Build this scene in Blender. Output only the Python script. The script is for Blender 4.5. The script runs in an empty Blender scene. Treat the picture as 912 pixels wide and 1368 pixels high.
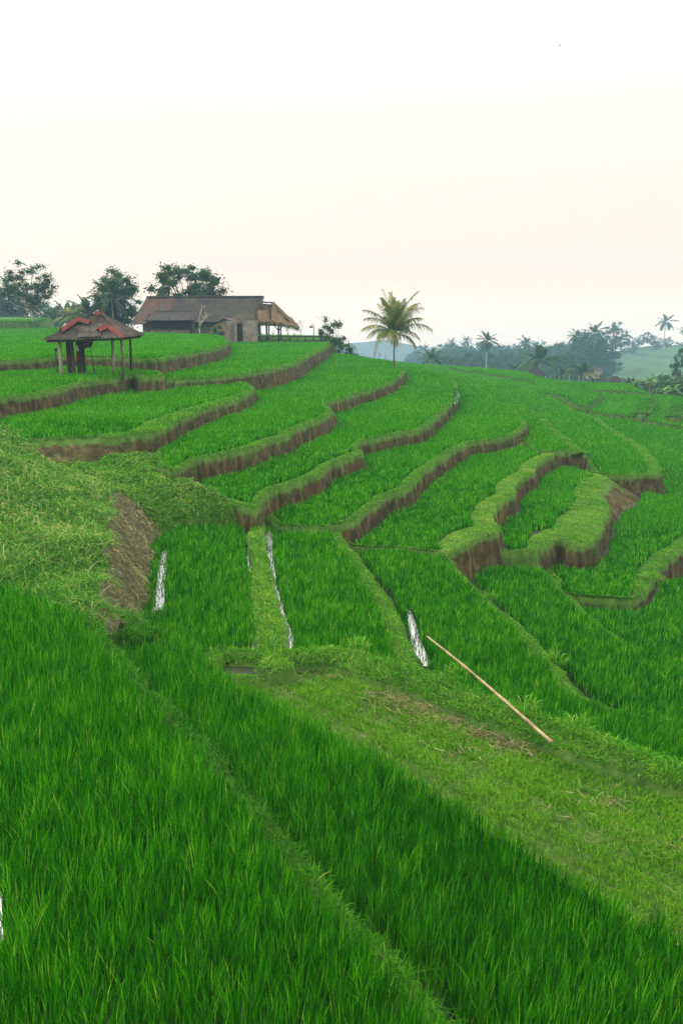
import bpy, bmesh, math, random
import numpy as np
from mathutils import Vector, Matrix, noise as mnoise
from mathutils.geometry import tessellate_polygon

sc = bpy.context.scene
# ---------------------------------------------------------------- camera
F, PITCH = 1100.0, math.radians(14.0)
cam_d = bpy.data.cameras.new('camera')
cam_d.sensor_fit = 'VERTICAL'; cam_d.sensor_height = 36.0; cam_d.sensor_width = 24.0
cam_d.lens = F / 1368.0 * 36.0
cam_d.clip_start = 0.1; cam_d.clip_end = 6000
cam = bpy.data.objects.new('camera', cam_d); sc.collection.objects.link(cam)
cam.location = (0, 0, 0); cam.rotation_euler = (math.radians(90) - PITCH, 0, 0)
sc.camera = cam
# ---------------------------------------------------------------- sky
SUN_EL, SUN_AZ = math.radians(32), math.radians(-60)      # azimuth from +Y towards +X
w = bpy.data.worlds.new('World'); sc.world = w; w.use_nodes = True
nt = w.node_tree; N = nt.nodes; L = nt.links; N.clear()
out = N.new('ShaderNodeOutputWorld')
sky = N.new('ShaderNodeTexSky'); sky.sky_type = 'NISHITA'; sky.sun_disc = False
sky.sun_elevation = SUN_EL; sky.sun_rotation = SUN_AZ; sky.dust_density = 4.0; sky.air_density = 1.0
b1 = N.new('ShaderNodeBackground'); L.new(sky.outputs[0], b1.inputs[0]); b1.inputs[1].default_value = 0.1
tc = N.new('ShaderNodeTexCoord'); sp = N.new('ShaderNodeSeparateXYZ'); L.new(tc.outputs['Generated'], sp.inputs[0])
mr = N.new('ShaderNodeMapRange'); mr.inputs[1].default_value = -0.06; mr.inputs[2].default_value = 0.5
L.new(sp.outputs[2], mr.inputs[0])
ns = N.new('ShaderNodeTexNoise'); ns.inputs['Scale'].default_value = 2.2; ns.inputs['Detail'].default_value = 3
mp = N.new('ShaderNodeMapping'); mp.inputs['Scale'].default_value = (1, 1, 5); L.new(tc.outputs['Generated'], mp.inputs[0]); L.new(mp.outputs[0], ns.inputs[0])
ma = N.new('ShaderNodeMath'); ma.operation = 'MULTIPLY_ADD'; L.new(ns.outputs[0], ma.inputs[0]); ma.inputs[1].default_value = 0.05
L.new(mr.outputs[0], ma.inputs[2])
cr = N.new('ShaderNodeValToRGB'); L.new(ma.outputs[0], cr.inputs[0])
e = cr.color_ramp.elements
SKY = [(0.0, (1.55, 1.2, .98)), (0.10, (1.72, 1.24, .90)), (0.135, (1.75, 1.24, .87)), (0.152, (1.62, 1.2, .88)), (0.178, (1.32, 1.12, .91)), (0.215, (1.18, 1.08, .94)), (0.38, (1.15, 1.10, 0.95)), (0.50, (1.18, 1.16, 1.02)), (0.66, (1.3, 1.3, 1.28)), (1.0, (3.4, 3.2, 2.85))]
e[0].position = SKY[0][0]; e[0].color = (*SKY[0][1], 1)
e[1].position = SKY[-1][0]; e[1].color = (*SKY[-1][1], 1)
for p_, c_ in SKY[1:-1]:
    q = e.new(p_); q.color = (*c_, 1)
b2 = N.new('ShaderNodeBackground'); L.new(cr.outputs[0], b2.inputs[0]); b2.inputs[1].default_value = 1.0
ms = N.new('ShaderNodeMixShader'); ms.inputs[0].default_value = 0.85
L.new(b1.outputs[0], ms.inputs[1]); L.new(b2.outputs[0], ms.inputs[2]); L.new(ms.outputs[0], out.inputs[0])
# ---------------------------------------------------------------- sun (behind cloud veil)
sd = bpy.data.lights.new('sun', 'SUN'); sd.energy = 0.9; sd.angle = math.radians(14); sd.color = (1.0, 0.93, 0.8)
so = bpy.data.objects.new('sun', sd); sc.collection.objects.link(so)
dv = Vector((math.sin(SUN_AZ) * math.cos(SUN_EL), math.cos(SUN_AZ) * math.cos(SUN_EL), math.sin(SUN_EL)))
so.rotation_euler = dv.to_track_quat('Z', 'Y').to_euler()
sc.view_settings.view_transform = 'Standard'; sc.view_settings.look = 'None'; sc.view_settings.exposure = 0.0; sc.view_settings.gamma = 1.0
sc.view_settings.use_curve_mapping = False
try:
    sc.cycles.max_bounces = 6; sc.cycles.diffuse_bounces = 3; sc.cycles.transmission_bounces = 3
    sc.cycles.glossy_bounces = 2; sc.cycles.volume_bounces = 2; sc.cycles.use_denoising = True
except Exception: pass

C = sc.collection
rng = np.random.default_rng(7)
random.seed(5)
CT, ST = math.cos(PITCH), math.sin(PITCH)

def ray(px, py):
    x = (px - 456) / F; u = -(py - 684) / F
    return x, CT + ST * u, -ST + CT * u
def U(px, py, z):
    x, y, zz = ray(px, py); t = z / min(zz, -1e-4)
    return (x * t, y * t)
def UD(px, py, Y):                       # point at forward distance Y
    x, y, zz = ray(px, py); t = Y / y
    return Vector((x * t, Y, zz * t))

# ---------------------------------------------------------------- tagging
def tag(o, label=None, cat=None, group=None, kind=None):
    if label: o['label'] = label
    if cat: o['category'] = cat
    if group: o['group'] = group
    if kind: o['kind'] = kind
    return o
def link(o, parent=None):
    C.objects.link(o)
    if parent is not None: o.parent = parent
    return o
def empty(name, loc=(0, 0, 0), rz=0):
    o = bpy.data.objects.new(name, None); o.location = loc; o.rotation_euler = (0, 0, rz); o.empty_display_size = .2
    return link(o)
def npmesh(name, V, Fc, mat=None, parent=None, attrs=None, smooth=False):
    """V (n,3), Fc list of arrays of faces with equal size each"""
    me = bpy.data.meshes.new(name)
    V = np.asarray(V, np.float32)
    me.vertices.add(len(V)); me.vertices.foreach_set('co', V.ravel())
    if not isinstance(Fc, (list, tuple)): Fc = [Fc]
    Fc = [np.asarray(f, np.int32) for f in Fc if len(f)]
    idx = np.concatenate([f.ravel() for f in Fc]); tot = np.concatenate([np.full(len(f), f.shape[1], np.int32) for f in Fc])
    me.loops.add(len(idx)); me.loops.foreach_set('vertex_index', idx)
    st = np.zeros(len(tot), np.int32); st[1:] = np.cumsum(tot)[:-1]
    me.polygons.add(len(tot)); me.polygons.foreach_set('loop_start', st); me.polygons.foreach_set('loop_total', tot)
    if smooth: me.polygons.foreach_set('use_smooth', np.ones(len(tot), bool))
    if attrs:
        for k, a in attrs.items():
            at = me.attributes.new(k, 'FLOAT', 'POINT'); at.data.foreach_set('value', np.asarray(a, np.float32))
    me.update(calc_edges=True)
    if mat: me.materials.append(mat)
    return link(bpy.data.objects.new(name, me), parent)

# ---------------------------------------------------------------- materials
def mat_new(name):
    m = bpy.data.materials.new(name); m.use_nodes = True
    t = m.node_tree; return m, t, t.nodes, t.links, t.nodes['Principled BSDF']
def ramp(n, stops):
    r = n.new('ShaderNodeValToRGB'); e = r.color_ramp.elements
    e[0].position = stops[0][0]; e[0].color = (*stops[0][1], 1); e[1].position = stops[-1][0]; e[1].color = (*stops[-1][1], 1)
    for p, c in stops[1:-1]:
        q = e.new(p); q.color = (*c, 1)
    return r
def leaf_mat(name, stops, trans=0.3, rough=0.55, nscale=0.35, namp=0.35, spec=0.3):
    """leaf colour from the per-leaf 'tint' attribute plus a slow variation over the ground"""
    m, t, n, l, b = mat_new(name)
    a = n.new('ShaderNodeAttribute'); a.attribute_name = 'tint'
    g = n.new('ShaderNodeTexCoord'); no = n.new('ShaderNodeTexNoise'); no.inputs['Scale'].default_value = nscale; no.inputs['Detail'].default_value = 3
    l.new(g.outputs['Object'], no.inputs[0])
    x = n.new('ShaderNodeMath'); x.operation = 'MULTIPLY_ADD'; l.new(no.outputs[0], x.inputs[0]); x.inputs[1].default_value = namp * 2; l.new(a.outputs['Fac'], x.inputs[2])
    y = n.new('ShaderNodeMath'); y.operation = 'SUBTRACT'; l.new(x.outputs[0], y.inputs[0]); y.inputs[1].default_value = namp
    r = ramp(n, stops); l.new(y.outputs[0], r.inputs[0])
    l.new(r.outputs[0], b.inputs['Base Color']); b.inputs['Roughness'].default_value = rough
    b.inputs['Specular IOR Level'].default_value = spec; b.inputs['IOR'].default_value = 1.18
    tr = n.new('ShaderNodeBsdfTranslucent'); l.new(r.outputs[0], tr.inputs[0])
    mx = n.new('ShaderNodeMixShader'); mx.inputs[0].default_value = trans
    l.new(b.outputs[0], mx.inputs[1]); l.new(tr.outputs[0], mx.inputs[2]); l.new(mx.outputs[0], n['Material Output'].inputs[0])
    return m
def noise_mat(name, stops, scale=2.0, detail=6, rough=0.9, bump=0.3, stretch=(1, 1, 1), dist=0.02, rough_n=0.6, spec=0.2, metallic=0.0, coord='Object'):
    m, t, n, l, b = mat_new(name)
    g = n.new('ShaderNodeTexCoord'); mp = n.new('ShaderNodeMapping'); mp.inputs['Scale'].default_value = stretch
    l.new(g.outputs[coord], mp.inputs[0])
    no = n.new('ShaderNodeTexNoise'); no.inputs['Scale'].default_value = scale; no.inputs['Detail'].default_value = detail; no.inputs['Roughness'].default_value = rough_n
    l.new(mp.outputs[0], no.inputs[0]); r = ramp(n, stops); l.new(no.outputs[0], r.inputs[0]); l.new(r.outputs[0], b.inputs['Base Color'])
    b.inputs['Roughness'].default_value = rough; b.inputs['Specular IOR Level'].default_value = spec; b.inputs['Metallic'].default_value = metallic
    if bump:
        bp = n.new('ShaderNodeBump'); bp.inputs['Strength'].default_value = bump; bp.inputs['Distance'].default_value = dist
        l.new(no.outputs[0], bp.inputs['Height']); l.new(bp.outputs[0], b.inputs['Normal'])
    return m

def soil_mat():
    m, t, n, l, b = mat_new('terrace_soil')
    g = n.new('ShaderNodeTexCoord'); mp = n.new('ShaderNodeMapping'); mp.inputs['Scale'].default_value = (1, 1, .35); l.new(g.outputs['Object'], mp.inputs[0])
    n1 = n.new('ShaderNodeTexNoise'); n1.inputs['Scale'].default_value = 3.6; n1.inputs['Detail'].default_value = 8; n1.inputs['Roughness'].default_value = .65; l.new(mp.outputs[0], n1.inputs[0])
    r1 = ramp(n, [(.3, (.016, .013, .005)), (.5, (.052, .043, .017)), (.7, (.125, .106, .048))]); l.new(n1.outputs[0], r1.inputs[0])
    # reddish fresh cuts
    n3 = n.new('ShaderNodeTexNoise'); n3.inputs['Scale'].default_value = .35; l.new(g.outputs['Object'], n3.inputs[0])
    r3 = ramp(n, [(.58, (0, 0, 0)), (.8, (.7, .7, .7))]); l.new(n3.outputs[0], r3.inputs[0])
    mx1 = n.new('ShaderNodeMix'); mx1.data_type = 'RGBA'; l.new(r3.outputs[0], mx1.inputs[0]); l.new(r1.outputs[0], mx1.inputs[6]); mx1.inputs[7].default_value = (.10, .06, .025, 1)
    # moss from the 'moss' attribute broken up by noise
    a = n.new('ShaderNodeAttribute'); a.attribute_name = 'moss'
    n2 = n.new('ShaderNodeTexNoise'); n2.inputs['Scale'].default_value = 3.0; n2.inputs['Detail'].default_value = 6; l.new(g.outputs['Object'], n2.inputs[0])
    ad = n.new('ShaderNodeMath'); ad.operation = 'ADD'; l.new(a.outputs['Fac'], ad.inputs[0]); l.new(n2.outputs[0], ad.inputs[1])
    r2 = ramp(n, [(.75, (0, 0, 0)), (.95, (1, 1, 1))]); l.new(ad.outputs[0], r2.inputs[0])
    mc = ramp(n, [(.35, (.03, .08, .012)), (.65, (.08, .16, .025))]); l.new(n1.outputs[0], mc.inputs[0])
    mx = n.new('ShaderNodeMix'); mx.data_type = 'RGBA'; l.new(r2.outputs[0], mx.inputs[0]); l.new(mx1.outputs[2], mx.inputs[6]); l.new(mc.outputs[0], mx.inputs[7])
    l.new(mx.outputs[2], b.inputs['Base Color']); b.inputs['Roughness'].default_value = .95; b.inputs['Specular IOR Level'].default_value = .15
    bp = n.new('ShaderNodeBump'); bp.inputs['Strength'].default_value = 1.0; bp.inputs['Distance'].default_value = .12
    l.new(n1.outputs[0], bp.inputs['Height']); l.new(bp.outputs[0], b.inputs['Normal'])
    return m
SOIL = soil_mat()
MUD = noise_mat('paddy_mud', [(.3, (.010, .02, .006)), (.7, (.022, .04, .010))], scale=1.5, rough=.6)
FBASE = noise_mat('fallow_ground', [(.3, (.035, .05, .014)), (.5, (.05, .10, .018)), (.7, (.10, .11, .04))], scale=2.2, detail=8, bump=.5, dist=.05)
TURF = noise_mat('turf_base', [(.3, (.03, .08, .010)), (.55, (.055, .14, .016)), (.75, (.10, .16, .03))], scale=1.2, detail=8, bump=.5, dist=.05)
def water_mat():
    m, t, n, l, b = mat_new('ditch_water')
    b.inputs['Base Color'].default_value = (.5, .52, .53, 1); b.inputs['Metallic'].default_value = .68; b.inputs['Roughness'].default_value = .06; b.inputs['IOR'].default_value = 1.33
    g = n.new('ShaderNodeTexCoord'); no = n.new('ShaderNodeTexNoise'); no.inputs['Scale'].default_value = 13; no.inputs['Detail'].default_value = 4; l.new(g.outputs['Object'], no.inputs[0])
    bp = n.new('ShaderNodeBump'); bp.inputs['Strength'].default_value = .2; bp.inputs['Distance'].default_value = .03; l.new(no.outputs[0], bp.inputs['Height']); l.new(bp.outputs[0], b.inputs['Normal'])
    return m
WATER = water_mat()

# ---------------------------------------------------------------- geometry helpers
def n2(x, y, s=0):
    """cheap smooth noise, about -1..1, vectorised"""
    return (np.sin(x * 1.3 + s) * np.cos(y * 1.1 - s * 1.7) + .6 * np.sin(x * 2.9 + y * 2.3 + s * 2.1) + .4 * np.sin(-x * 5.3 + y * 4.1 + s * .7) + .25 * np.sin(x * 9.7 + y * 11.3 + s)) / 1.7
def catmull(pts, spacing):
    """closed centripetal-ish Catmull-Rom, resampled; columns beyond xy are carried along linearly"""
    P = np.asarray(pts, float); n = len(P); out = []
    for i in range(n):
        p0, p1, p2, p3 = P[(i - 1) % n], P[i], P[(i + 1) % n], P[(i + 2) % n]
        d = np.linalg.norm(p2[:2] - p1[:2])
        k = max(1, int(math.ceil(d / spacing)))
        t01 = max(np.linalg.norm(p1[:2] - p0[:2]), 1e-3) ** .5; t12 = max(d, 1e-3) ** .5; t23 = max(np.linalg.norm(p3[:2] - p2[:2]), 1e-3) ** .5
        m1 = (p2 - p1) / t12 - (p2 - p0) / (t01 + t12) + (p1 - p0) / t01
        m2 = (p3 - p2) / t23 - (p3 - p1) / (t12 + t23) + (p2 - p1) / t12
        m1 = m1 * t12; m2 = m2 * t12
        for j in range(k):
            t = j / k
            h = (2 * t**3 - 3 * t**2 + 1) * p1 + (t**3 - 2 * t**2 + t) * m1 + (-2 * t**3 + 3 * t**2) * p2 + (t**3 - t**2) * m2
            h[2:] = p1[2:] * (1 - t) + p2[2:] * t
            out.append(h)
    return np.array(out)
def area(P):
    x, y = P[:, 0], P[:, 1]; return .5 * np.sum(x * np.roll(y, -1) - np.roll(x, -1) * y)
def inside(P, poly):
    """P (n,2) in polygon (m,2)"""
    x, y = P[:, 0], P[:, 1]; r = np.zeros(len(P), bool)
    a = poly; b = np.roll(poly, -1, 0)
    for (x0, y0), (x1, y1) in zip(a, b):
        if y0 == y1: continue
        c = (y0 > y) != (y1 > y)
        if c.any():
            r ^= c & (x < (x1 - x0) * (y - y0) / (y1 - y0) + x0)
    return r
def vdist(P, Q, chunk=20000):
    """distance to the nearest vertex of Q, and its index"""
    d = np.empty(len(P), np.float32); ix = np.empty(len(P), np.int32); Q = Q.astype(np.float32)
    for s in range(0, len(P), chunk):
        p = P[s:s + chunk].astype(np.float32)
        dd = (p[:, None, 0] - Q[None, :, 0]) ** 2 + (p[:, None, 1] - Q[None, :, 1]) ** 2
        k = dd.argmin(1); ix[s:s + chunk] = k; d[s:s + chunk] = np.sqrt(dd[np.arange(len(p)), k])
    return d, ix
def norms(P):
    """outward normals of a CCW closed polyline"""
    t = np.roll(P, -1, 0) - np.roll(P, 1, 0); t /= np.maximum(np.linalg.norm(t, axis=1, keepdims=True), 1e-6)
    return np.stack([t[:, 1], -t[:, 0]], 1)
def in_view(x, y, m=1.12):
    """inside the camera's horizontal field with a margin"""
    return np.abs(x) < (y * 456 / F * 1.06 + 0.6) * m
# ================================================================ TERRACES
# name, level (bund top), outline as (px, py[, bund width[, riser batter]]), field depth below bund, crop
SLABS = [
 ('berm', -1.9, [(-200,430,2),(-60,429,2),(40,429,2),(58,427,2),(50,424,2),(-200,422,2)], .1, 'turf'),
 ('upper', -2.95, [(-220,500,.6),(-100,490,.6),(0,482,.6),(45,480,.6),(75,477),(100,476),(150,476.5),(172,478,.5),(200,480,.6),(247,473,.6),(270,469),(288,465),(303,459),(301,452,.4),(288,448,.4),(240,446,.4),(180,444.5,.4),(60,438,.4),(-60,437,.4),(-220,437)], .09, 'rice'),
 ('hut', -3.6, [(-250,580),(-120,560),(-40,543),(0,532,.9),(40,526,.9),(75,520,.8),(110,511,.7),(150,506,.7),(178,500,.9),(188,505,1),(212,503,1),(219,501,.8),(214,496,.8),(200,491),(170,480),(100,468),(-100,468),(-250,480)], .09, 'rice'),
 ('house', -3.9, [(150,500),(190,508),(221,507,.4),(279,504,.4),(313,501,.5),(340,497,.6),(358,494,.6),(389,487,.7),(411,476,.8),(426,468,.9),(434,464,.9),(437,461,.6),(434,457.5,.3),(380,456,.3),(300,455.5,.3),(240,456),(180,468),(150,485)], .09, 'rice'),
 ('yard', -3.75, [(200,455.7),(300,456),(380,456),(432,456.5),(437,455),(434,449),(300,446.5),(170,445),(150,446),(160,452)], .05, 'turf'),
 ('t2', -4.4, [(-100,592),(0,591,.5),(40,588,.5,1.2),(90,585,.4,1.7),(142,583,.6,1.2),(184,580,1.4),(204,577,1.8),(218,573,2.0),(240,559,2.0),(266,549,1.8),(305,536,1.4),(326,528,1.2),(337,521,.9),(338,516,.6),(331,512,.5),(318,507,.4),(300,498),(230,498),(150,496),(60,500),(-100,520)], .09, 'rice'),
 ('t3', -5.05, [(216,622),(231,628,.5),(246,619,.6),(263,613,.9),(297,606,1.0),(330,598,1.0),(358,588,1.1),(379,583,1.2),(400,570,1.2),(425,561,1.1),(441,550,.9),(442,544,.7),(436,539,.6),(453,532,.6),(474,526,.6),(500,519,.7),(520,511,.8),(533,503,.9),(540,496,.9),(538,490,.7),(530,486.5,.4),(510,481.5,.3),(480,476.5,.3),(450,472.5,.3),(425,470),(395,468),(340,480),(290,500),(240,530),(205,565),(207,600),(212,620)], .09, 'rice'),
 ('t4', -5.8, [(232,648,.3),(245,656,.4),(280,664,.8),(320,674,.9),(338,680,.8),(345,677,.7),(350,669,.7),(356,661,.9),(373,651,1.2),(402,643,1.2),(425,631,1.1),(438,622,1.0),(452,615,1.1),(478,606,1.2),(484,601,1.0),(480,594,.5),(484,589,.5),(504,585,.6),(536,578,.9),(555,576,1.0),(564,571,.9),(584,556,.9),(604,538,.9),(610,522,.9),(607,509,.8),(598,502.5,.5),(580,497,.3),(560,493,.3),(545,489.5,.3),(525,492),(470,505),(430,530),(425,545),(350,570),(270,598),(240,625)], .09, 'rice'),
 ('t5', -6.45, [(362,693),(378,702,.3),(430,704,.3),(450,702,.4),(460,697,.6),(478,689,.8),(491,682,.9),(515,664,1.0),(544,649,1.1),(569,626,1.1),(600,606,1.1),(625,592,1.0),(634,589,.6),(645,589,.5),(673,584,.7),(695,575,.8),(702,567,.8),(697,556,.7),(686,547,.6),(665,535,.5),(647,524,.4),(634,515,.4),(618,508,.4),(607,503),(598,510),(588,530),(540,560),(475,590),(420,620),(365,645),(352,668),(352,685)], .09, 'rice'),
 ('t6', -7.1, [(470,729,.2),(530,731,.2),(583,738,.3),(598,739,.9),(629,720,1.2),(645,714,1.3),(664,705,1.2),(660,691,1.0),(665,677,1.0),(685,661,1.0),(691,644,1.0),(708,630,.9),(722,616,.9),(736,607,.8),(733,602,.5),(721,601,.3),(702,598,.3),(695,580),(650,578),(600,598),(540,640),(500,665),(450,692),(455,714)], .09, 'rice'),
 ('z1', -7.0, [(719,602,.3),(745,602,.4),(772,602,.5),(783,607,.8),(773,596,.8),(758,584,.8),(750,578,.8),(735,565,.7),(728,558,.8),(718,552,.6),(705,545,.4),(690,536,.4),(672,527,.4),(655,518,.3),(640,516),(640,540),(670,560),(685,580),(700,590)], .09, 'rice'),
 ('t7', -7.8, [(655,722),(662,735,.2),(700,736,.3),(723,731,.5),(735,724,.9),(747,719,1.4),(760,724,1.8),(775,728,2.0),(793,720,2.0),(805,702,1.8),(810,688,1.6),(813,675,1.4),(805,664,1.2,.9),(807,650,1.2,1.6),(809,637,1.1,1.8),(800,634,.6,1.2),(790,633,.5,.8),(787,622),(770,604),(725,598),(700,610),(680,650),(655,690)], .09, 'rice'),
 ('y1', -7.75, [(790,628),(810,634,.3),(845,634,.4),(876,633,.6),(882,630,.9),(877,616,.9),(868,605,.9),(850,590,.9),(830,578,1.0),(818,573,.6),(800,560,.6),(770,548,.5),(735,530,.5),(700,518,.4),(660,508,.4),(625,501.5,.4),(600,497),(580,499),(640,530),(700,560),(750,590),(775,605)], .09, 'rice'),
 ('t8', -8.6, [(752,792,.1),(800,797,.1),(845,800,.2),(860,793,.6),(868,774,1.0),(887,753,1.2),(912,735,1.3),(960,700,1.3),(1010,668,.6),(960,661,.3),(912,661,.2),(884,661,.2),(860,648),(800,640),(785,660),(770,690),(740,730),(722,750),(735,770)], .09, 'rice'),
 ('y2', -9.2, [(800,640),(880,670),(960,690),(1150,690),(1300,600),(1150,545),(930,532),(800,520),(700,512),(620,505),(600,510),(680,550),(750,590)], .09, 'rice'),
 ('y3', -8.9, [(560,498),(605,505),(640,510,.5),(700,526,.5),(740,537,.5),(790,550,.5),(850,559,.6),(912,571,.5),(1000,590),(1150,575),(1100,560),(950,547),(908,541),(880,530),(850,519),(838,513),(790,511),(745,508.5),(722,504),(700,497),(660,493),(620,490),(580,487.5),(555,486),(500,480),(470,495),(500,505)], .09, 'rice'),
 ('y4', -8.6, [(600,491.5,.5),(640,498,.6),(680,504,.6),(706,508,.6),(715,514,.6),(740,519,.6),(800,521,.5),(850,524,.5),(868,528,.4),(845,518,.3),(800,513,.3),(750,510.5,.3),(720,505,.3),(690,498,.3),(640,492.5,.3),(605,489.5,.3)], .09, 'rice'),
 ('y5', -8.5, [(700,520,.5),(740,527,.6),(764,538,.8),(776,543,1.1),(790,541,1.0),(799,534,.8),(804,527,.6),(790,522,.4),(740,516,.4),(700,514,.4)], .09, 'rice'),
 ('y6', -8.45, [(851,551,1.3),(858,553,1.3),(873,535,1.3),(867,532,1.3)], .05, 'turf'),
 ('y7', -8.45, [(894,557,1.5),(902,558,1.5),(912,541,1.5),(904,538,1.5)], .05, 'turf'),
 ('q', -8.2, [(600,752),(660,760,.1),(700,762,.15),(727,762,.25),(747,786,.3),(770,806,.3),(792,824,.3),(819,841,.3),(860,868,.3),(912,887,.3),(1000,925),(1100,1000),(950,995),(860,975),(780,940),(700,860),(640,800),(590,757),(590,735),(640,738),(700,738)], .04, 'rice'),
 ('x', -9.0, [(722,765),(745,780),(800,775),(860,778),(930,770),(1100,760),(1300,850),(1200,960),(1000,980),(912,910),(850,880),(780,830),(735,795)], .04, 'rice'),
 ('s', -7.3, [(452,712),(470,722),(540,724),(585,733),(602,744,.3),(616,768,.35),(644,792,.4),(665,810,.4),(692,830,.5),(725,868,.5),(750,892,.5),(785,930,.4),(840,948,.3),(912,960,.3),(1000,985),(1200,1060),(1100,1150),(912,1075),(760,1020),(640,960),(560,910),(540,880),(505,800),(470,750)], .04, 'rice'),
 ('v', -6.65, [(357,700),(380,690),(440,694),(456,708,.5),(466,727,.5),(490,757,.5),(515,792,.55),(532,825,.6),(543,850,.6),(556,880,.6),(575,905),(500,905),(400,900),(370,888),(372,868,.1),(360,820,.1),(348,770,.1),(342,730,.1)], .09, 'rice'),
 ('dyke', -6.4, [(333,699,.6),(341,694,.6),(350,697,.6),(353,725,.6),(356,760,.6),(362,800,.6),(371,840,.6),(379,868,.6),(390,890,.6),(352,890,.6),(351,850,.6),(347,810,.6),(341,765,.6),(335,730,.6)], .03, 'turf'),
 ('w', -6.55, [(222,712),(260,700),(335,700),(340,740,.1),(348,800,.1),(354,870,.1),(354,905),(280,905),(190,880),(165,850),(180,815,.1),(192,760,.1),(205,725,.1)], .04, 'rice'),
 ('f', -6.45, [(288,866,.8),(330,866,.8),(400,865,.9),(450,866,1.0),(490,872,1.1),(530,882,1.2),(570,892,1.2),(640,918,1.2),(700,941,1.2),(760,965,1.1),(820,985,1.1),(912,1013,1.1),(1050,1055),(1250,1200),(1150,1420),(912,1300),(750,1215),(600,1120),(450,1030),(330,960),(270,900)], .25, 'fallow'),
 ('g2', -6.1, [(120,838),(150,840,.1),(205,848,.1),(250,868,.1),(300,910,.1),(375,950,.1),(450,992,.1),(525,1035,.1),(600,1080,.1),(680,1130,.1),(750,1175,.1),(830,1222,.1),(912,1270,.1),(1100,1400),(1300,1700),(800,1700),(620,1480),(500,1330),(400,1220),(250,1030),(120,880)], .04, 'rice'),
 ('g2', -5.98, [(135,832,.1),(165,828,.1),(195,834,.1),(210,846,.1),(200,862,.1),(150,872,.1),(120,850,.1)], .09, 'rice'),
 ('g1', -5.3, [(115,822,.3),(150,858,.45),(200,915,.5),(250,968,.5),(300,1022,.5),(350,1078,.5),(400,1132,.5),(430,1168,.5),(480,1226,.5),(550,1303,.5),(620,1380,.5),(720,1500,.5),(820,1650,.5),(600,1800),(0,1800),(-500,1700),(-450,1000),(-300,800),(-100,785,.1),(0,790,.1),(50,806,.1),(85,820,.1)], .09, 'rice'),
]
# ditch water, as outlines on a level
WATERS = [
 (-6.54, [(224,735),(223,750),(221,780),(215,822),(204,822),(206,800),(212,755),(219,735)]),
 (-6.54, [(330,742),(340,742),(346,790),(352,850),(352,875),(340,875),(342,830),(338,790),(332,760)]),
 (-6.64, [(350,708),(359,708),(365,745),(370,780),(381,820),(390,866),(372,872),(366,810),(356,760)]),
 (-7.32, [(541,812),(548,816),(557,838),(567,868),(575,890),(562,890),(550,860)]),
 (-5.31, [(-60,1160),(-20,1165),(0,1185),(5,1205),(3,1232),(6,1255),(-8,1280),(-60,1290)]),
 (-5.83, [(606,520),(611,522),(611,538),(607,540)]),
]
W_POLYS = [(z, catmull([U(px, py, z) for px, py in pl], .3)) for z, pl in WATERS]

slabs = []
for name, z, pl, dep, crop in SLABS:
    pts = []
    for p in pl:
        x, y = U(p[0], p[1], z)
        pts.append((x, y, p[2] if len(p) > 2 else .45, p[3] if len(p) > 3 else .22))
    pts = np.array(pts)
    if area(pts[:, :2]) < 0: pts = pts[::-1]
    dm = np.hypot(pts[:, 0], pts[:, 1]); sp_ = float(np.clip(dm.min() * .012, .18, .7))
    P = catmull(pts, sp_)
    # hand-dug edges wander a little
    nr = norms(P[:, :2]); amp = min(.17, .06 + dm.min() * .0025)
    P[:, :2] += nr * (n2(P[:, 0] * .8, P[:, 1] * .8, z)[:, None] * amp)
    if name in ('t3', 't4', 't5'): P[:, 2] *= .62
    if name in ('g1', 'y1', 'z1', 'hut', 't2', 'upper', 't6', 't8'): P[:, 2] *= .8
    if name not in ('t7', 't6', 'z1', 'y1'): P[:, 2] = np.where(P[:, 2] > .35, P[:, 2] * .72, P[:, 2])
    slabs.append(dict(name=name, z=z, P=P, dep=dep, crop=crop, dmin=dm.min()))

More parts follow.
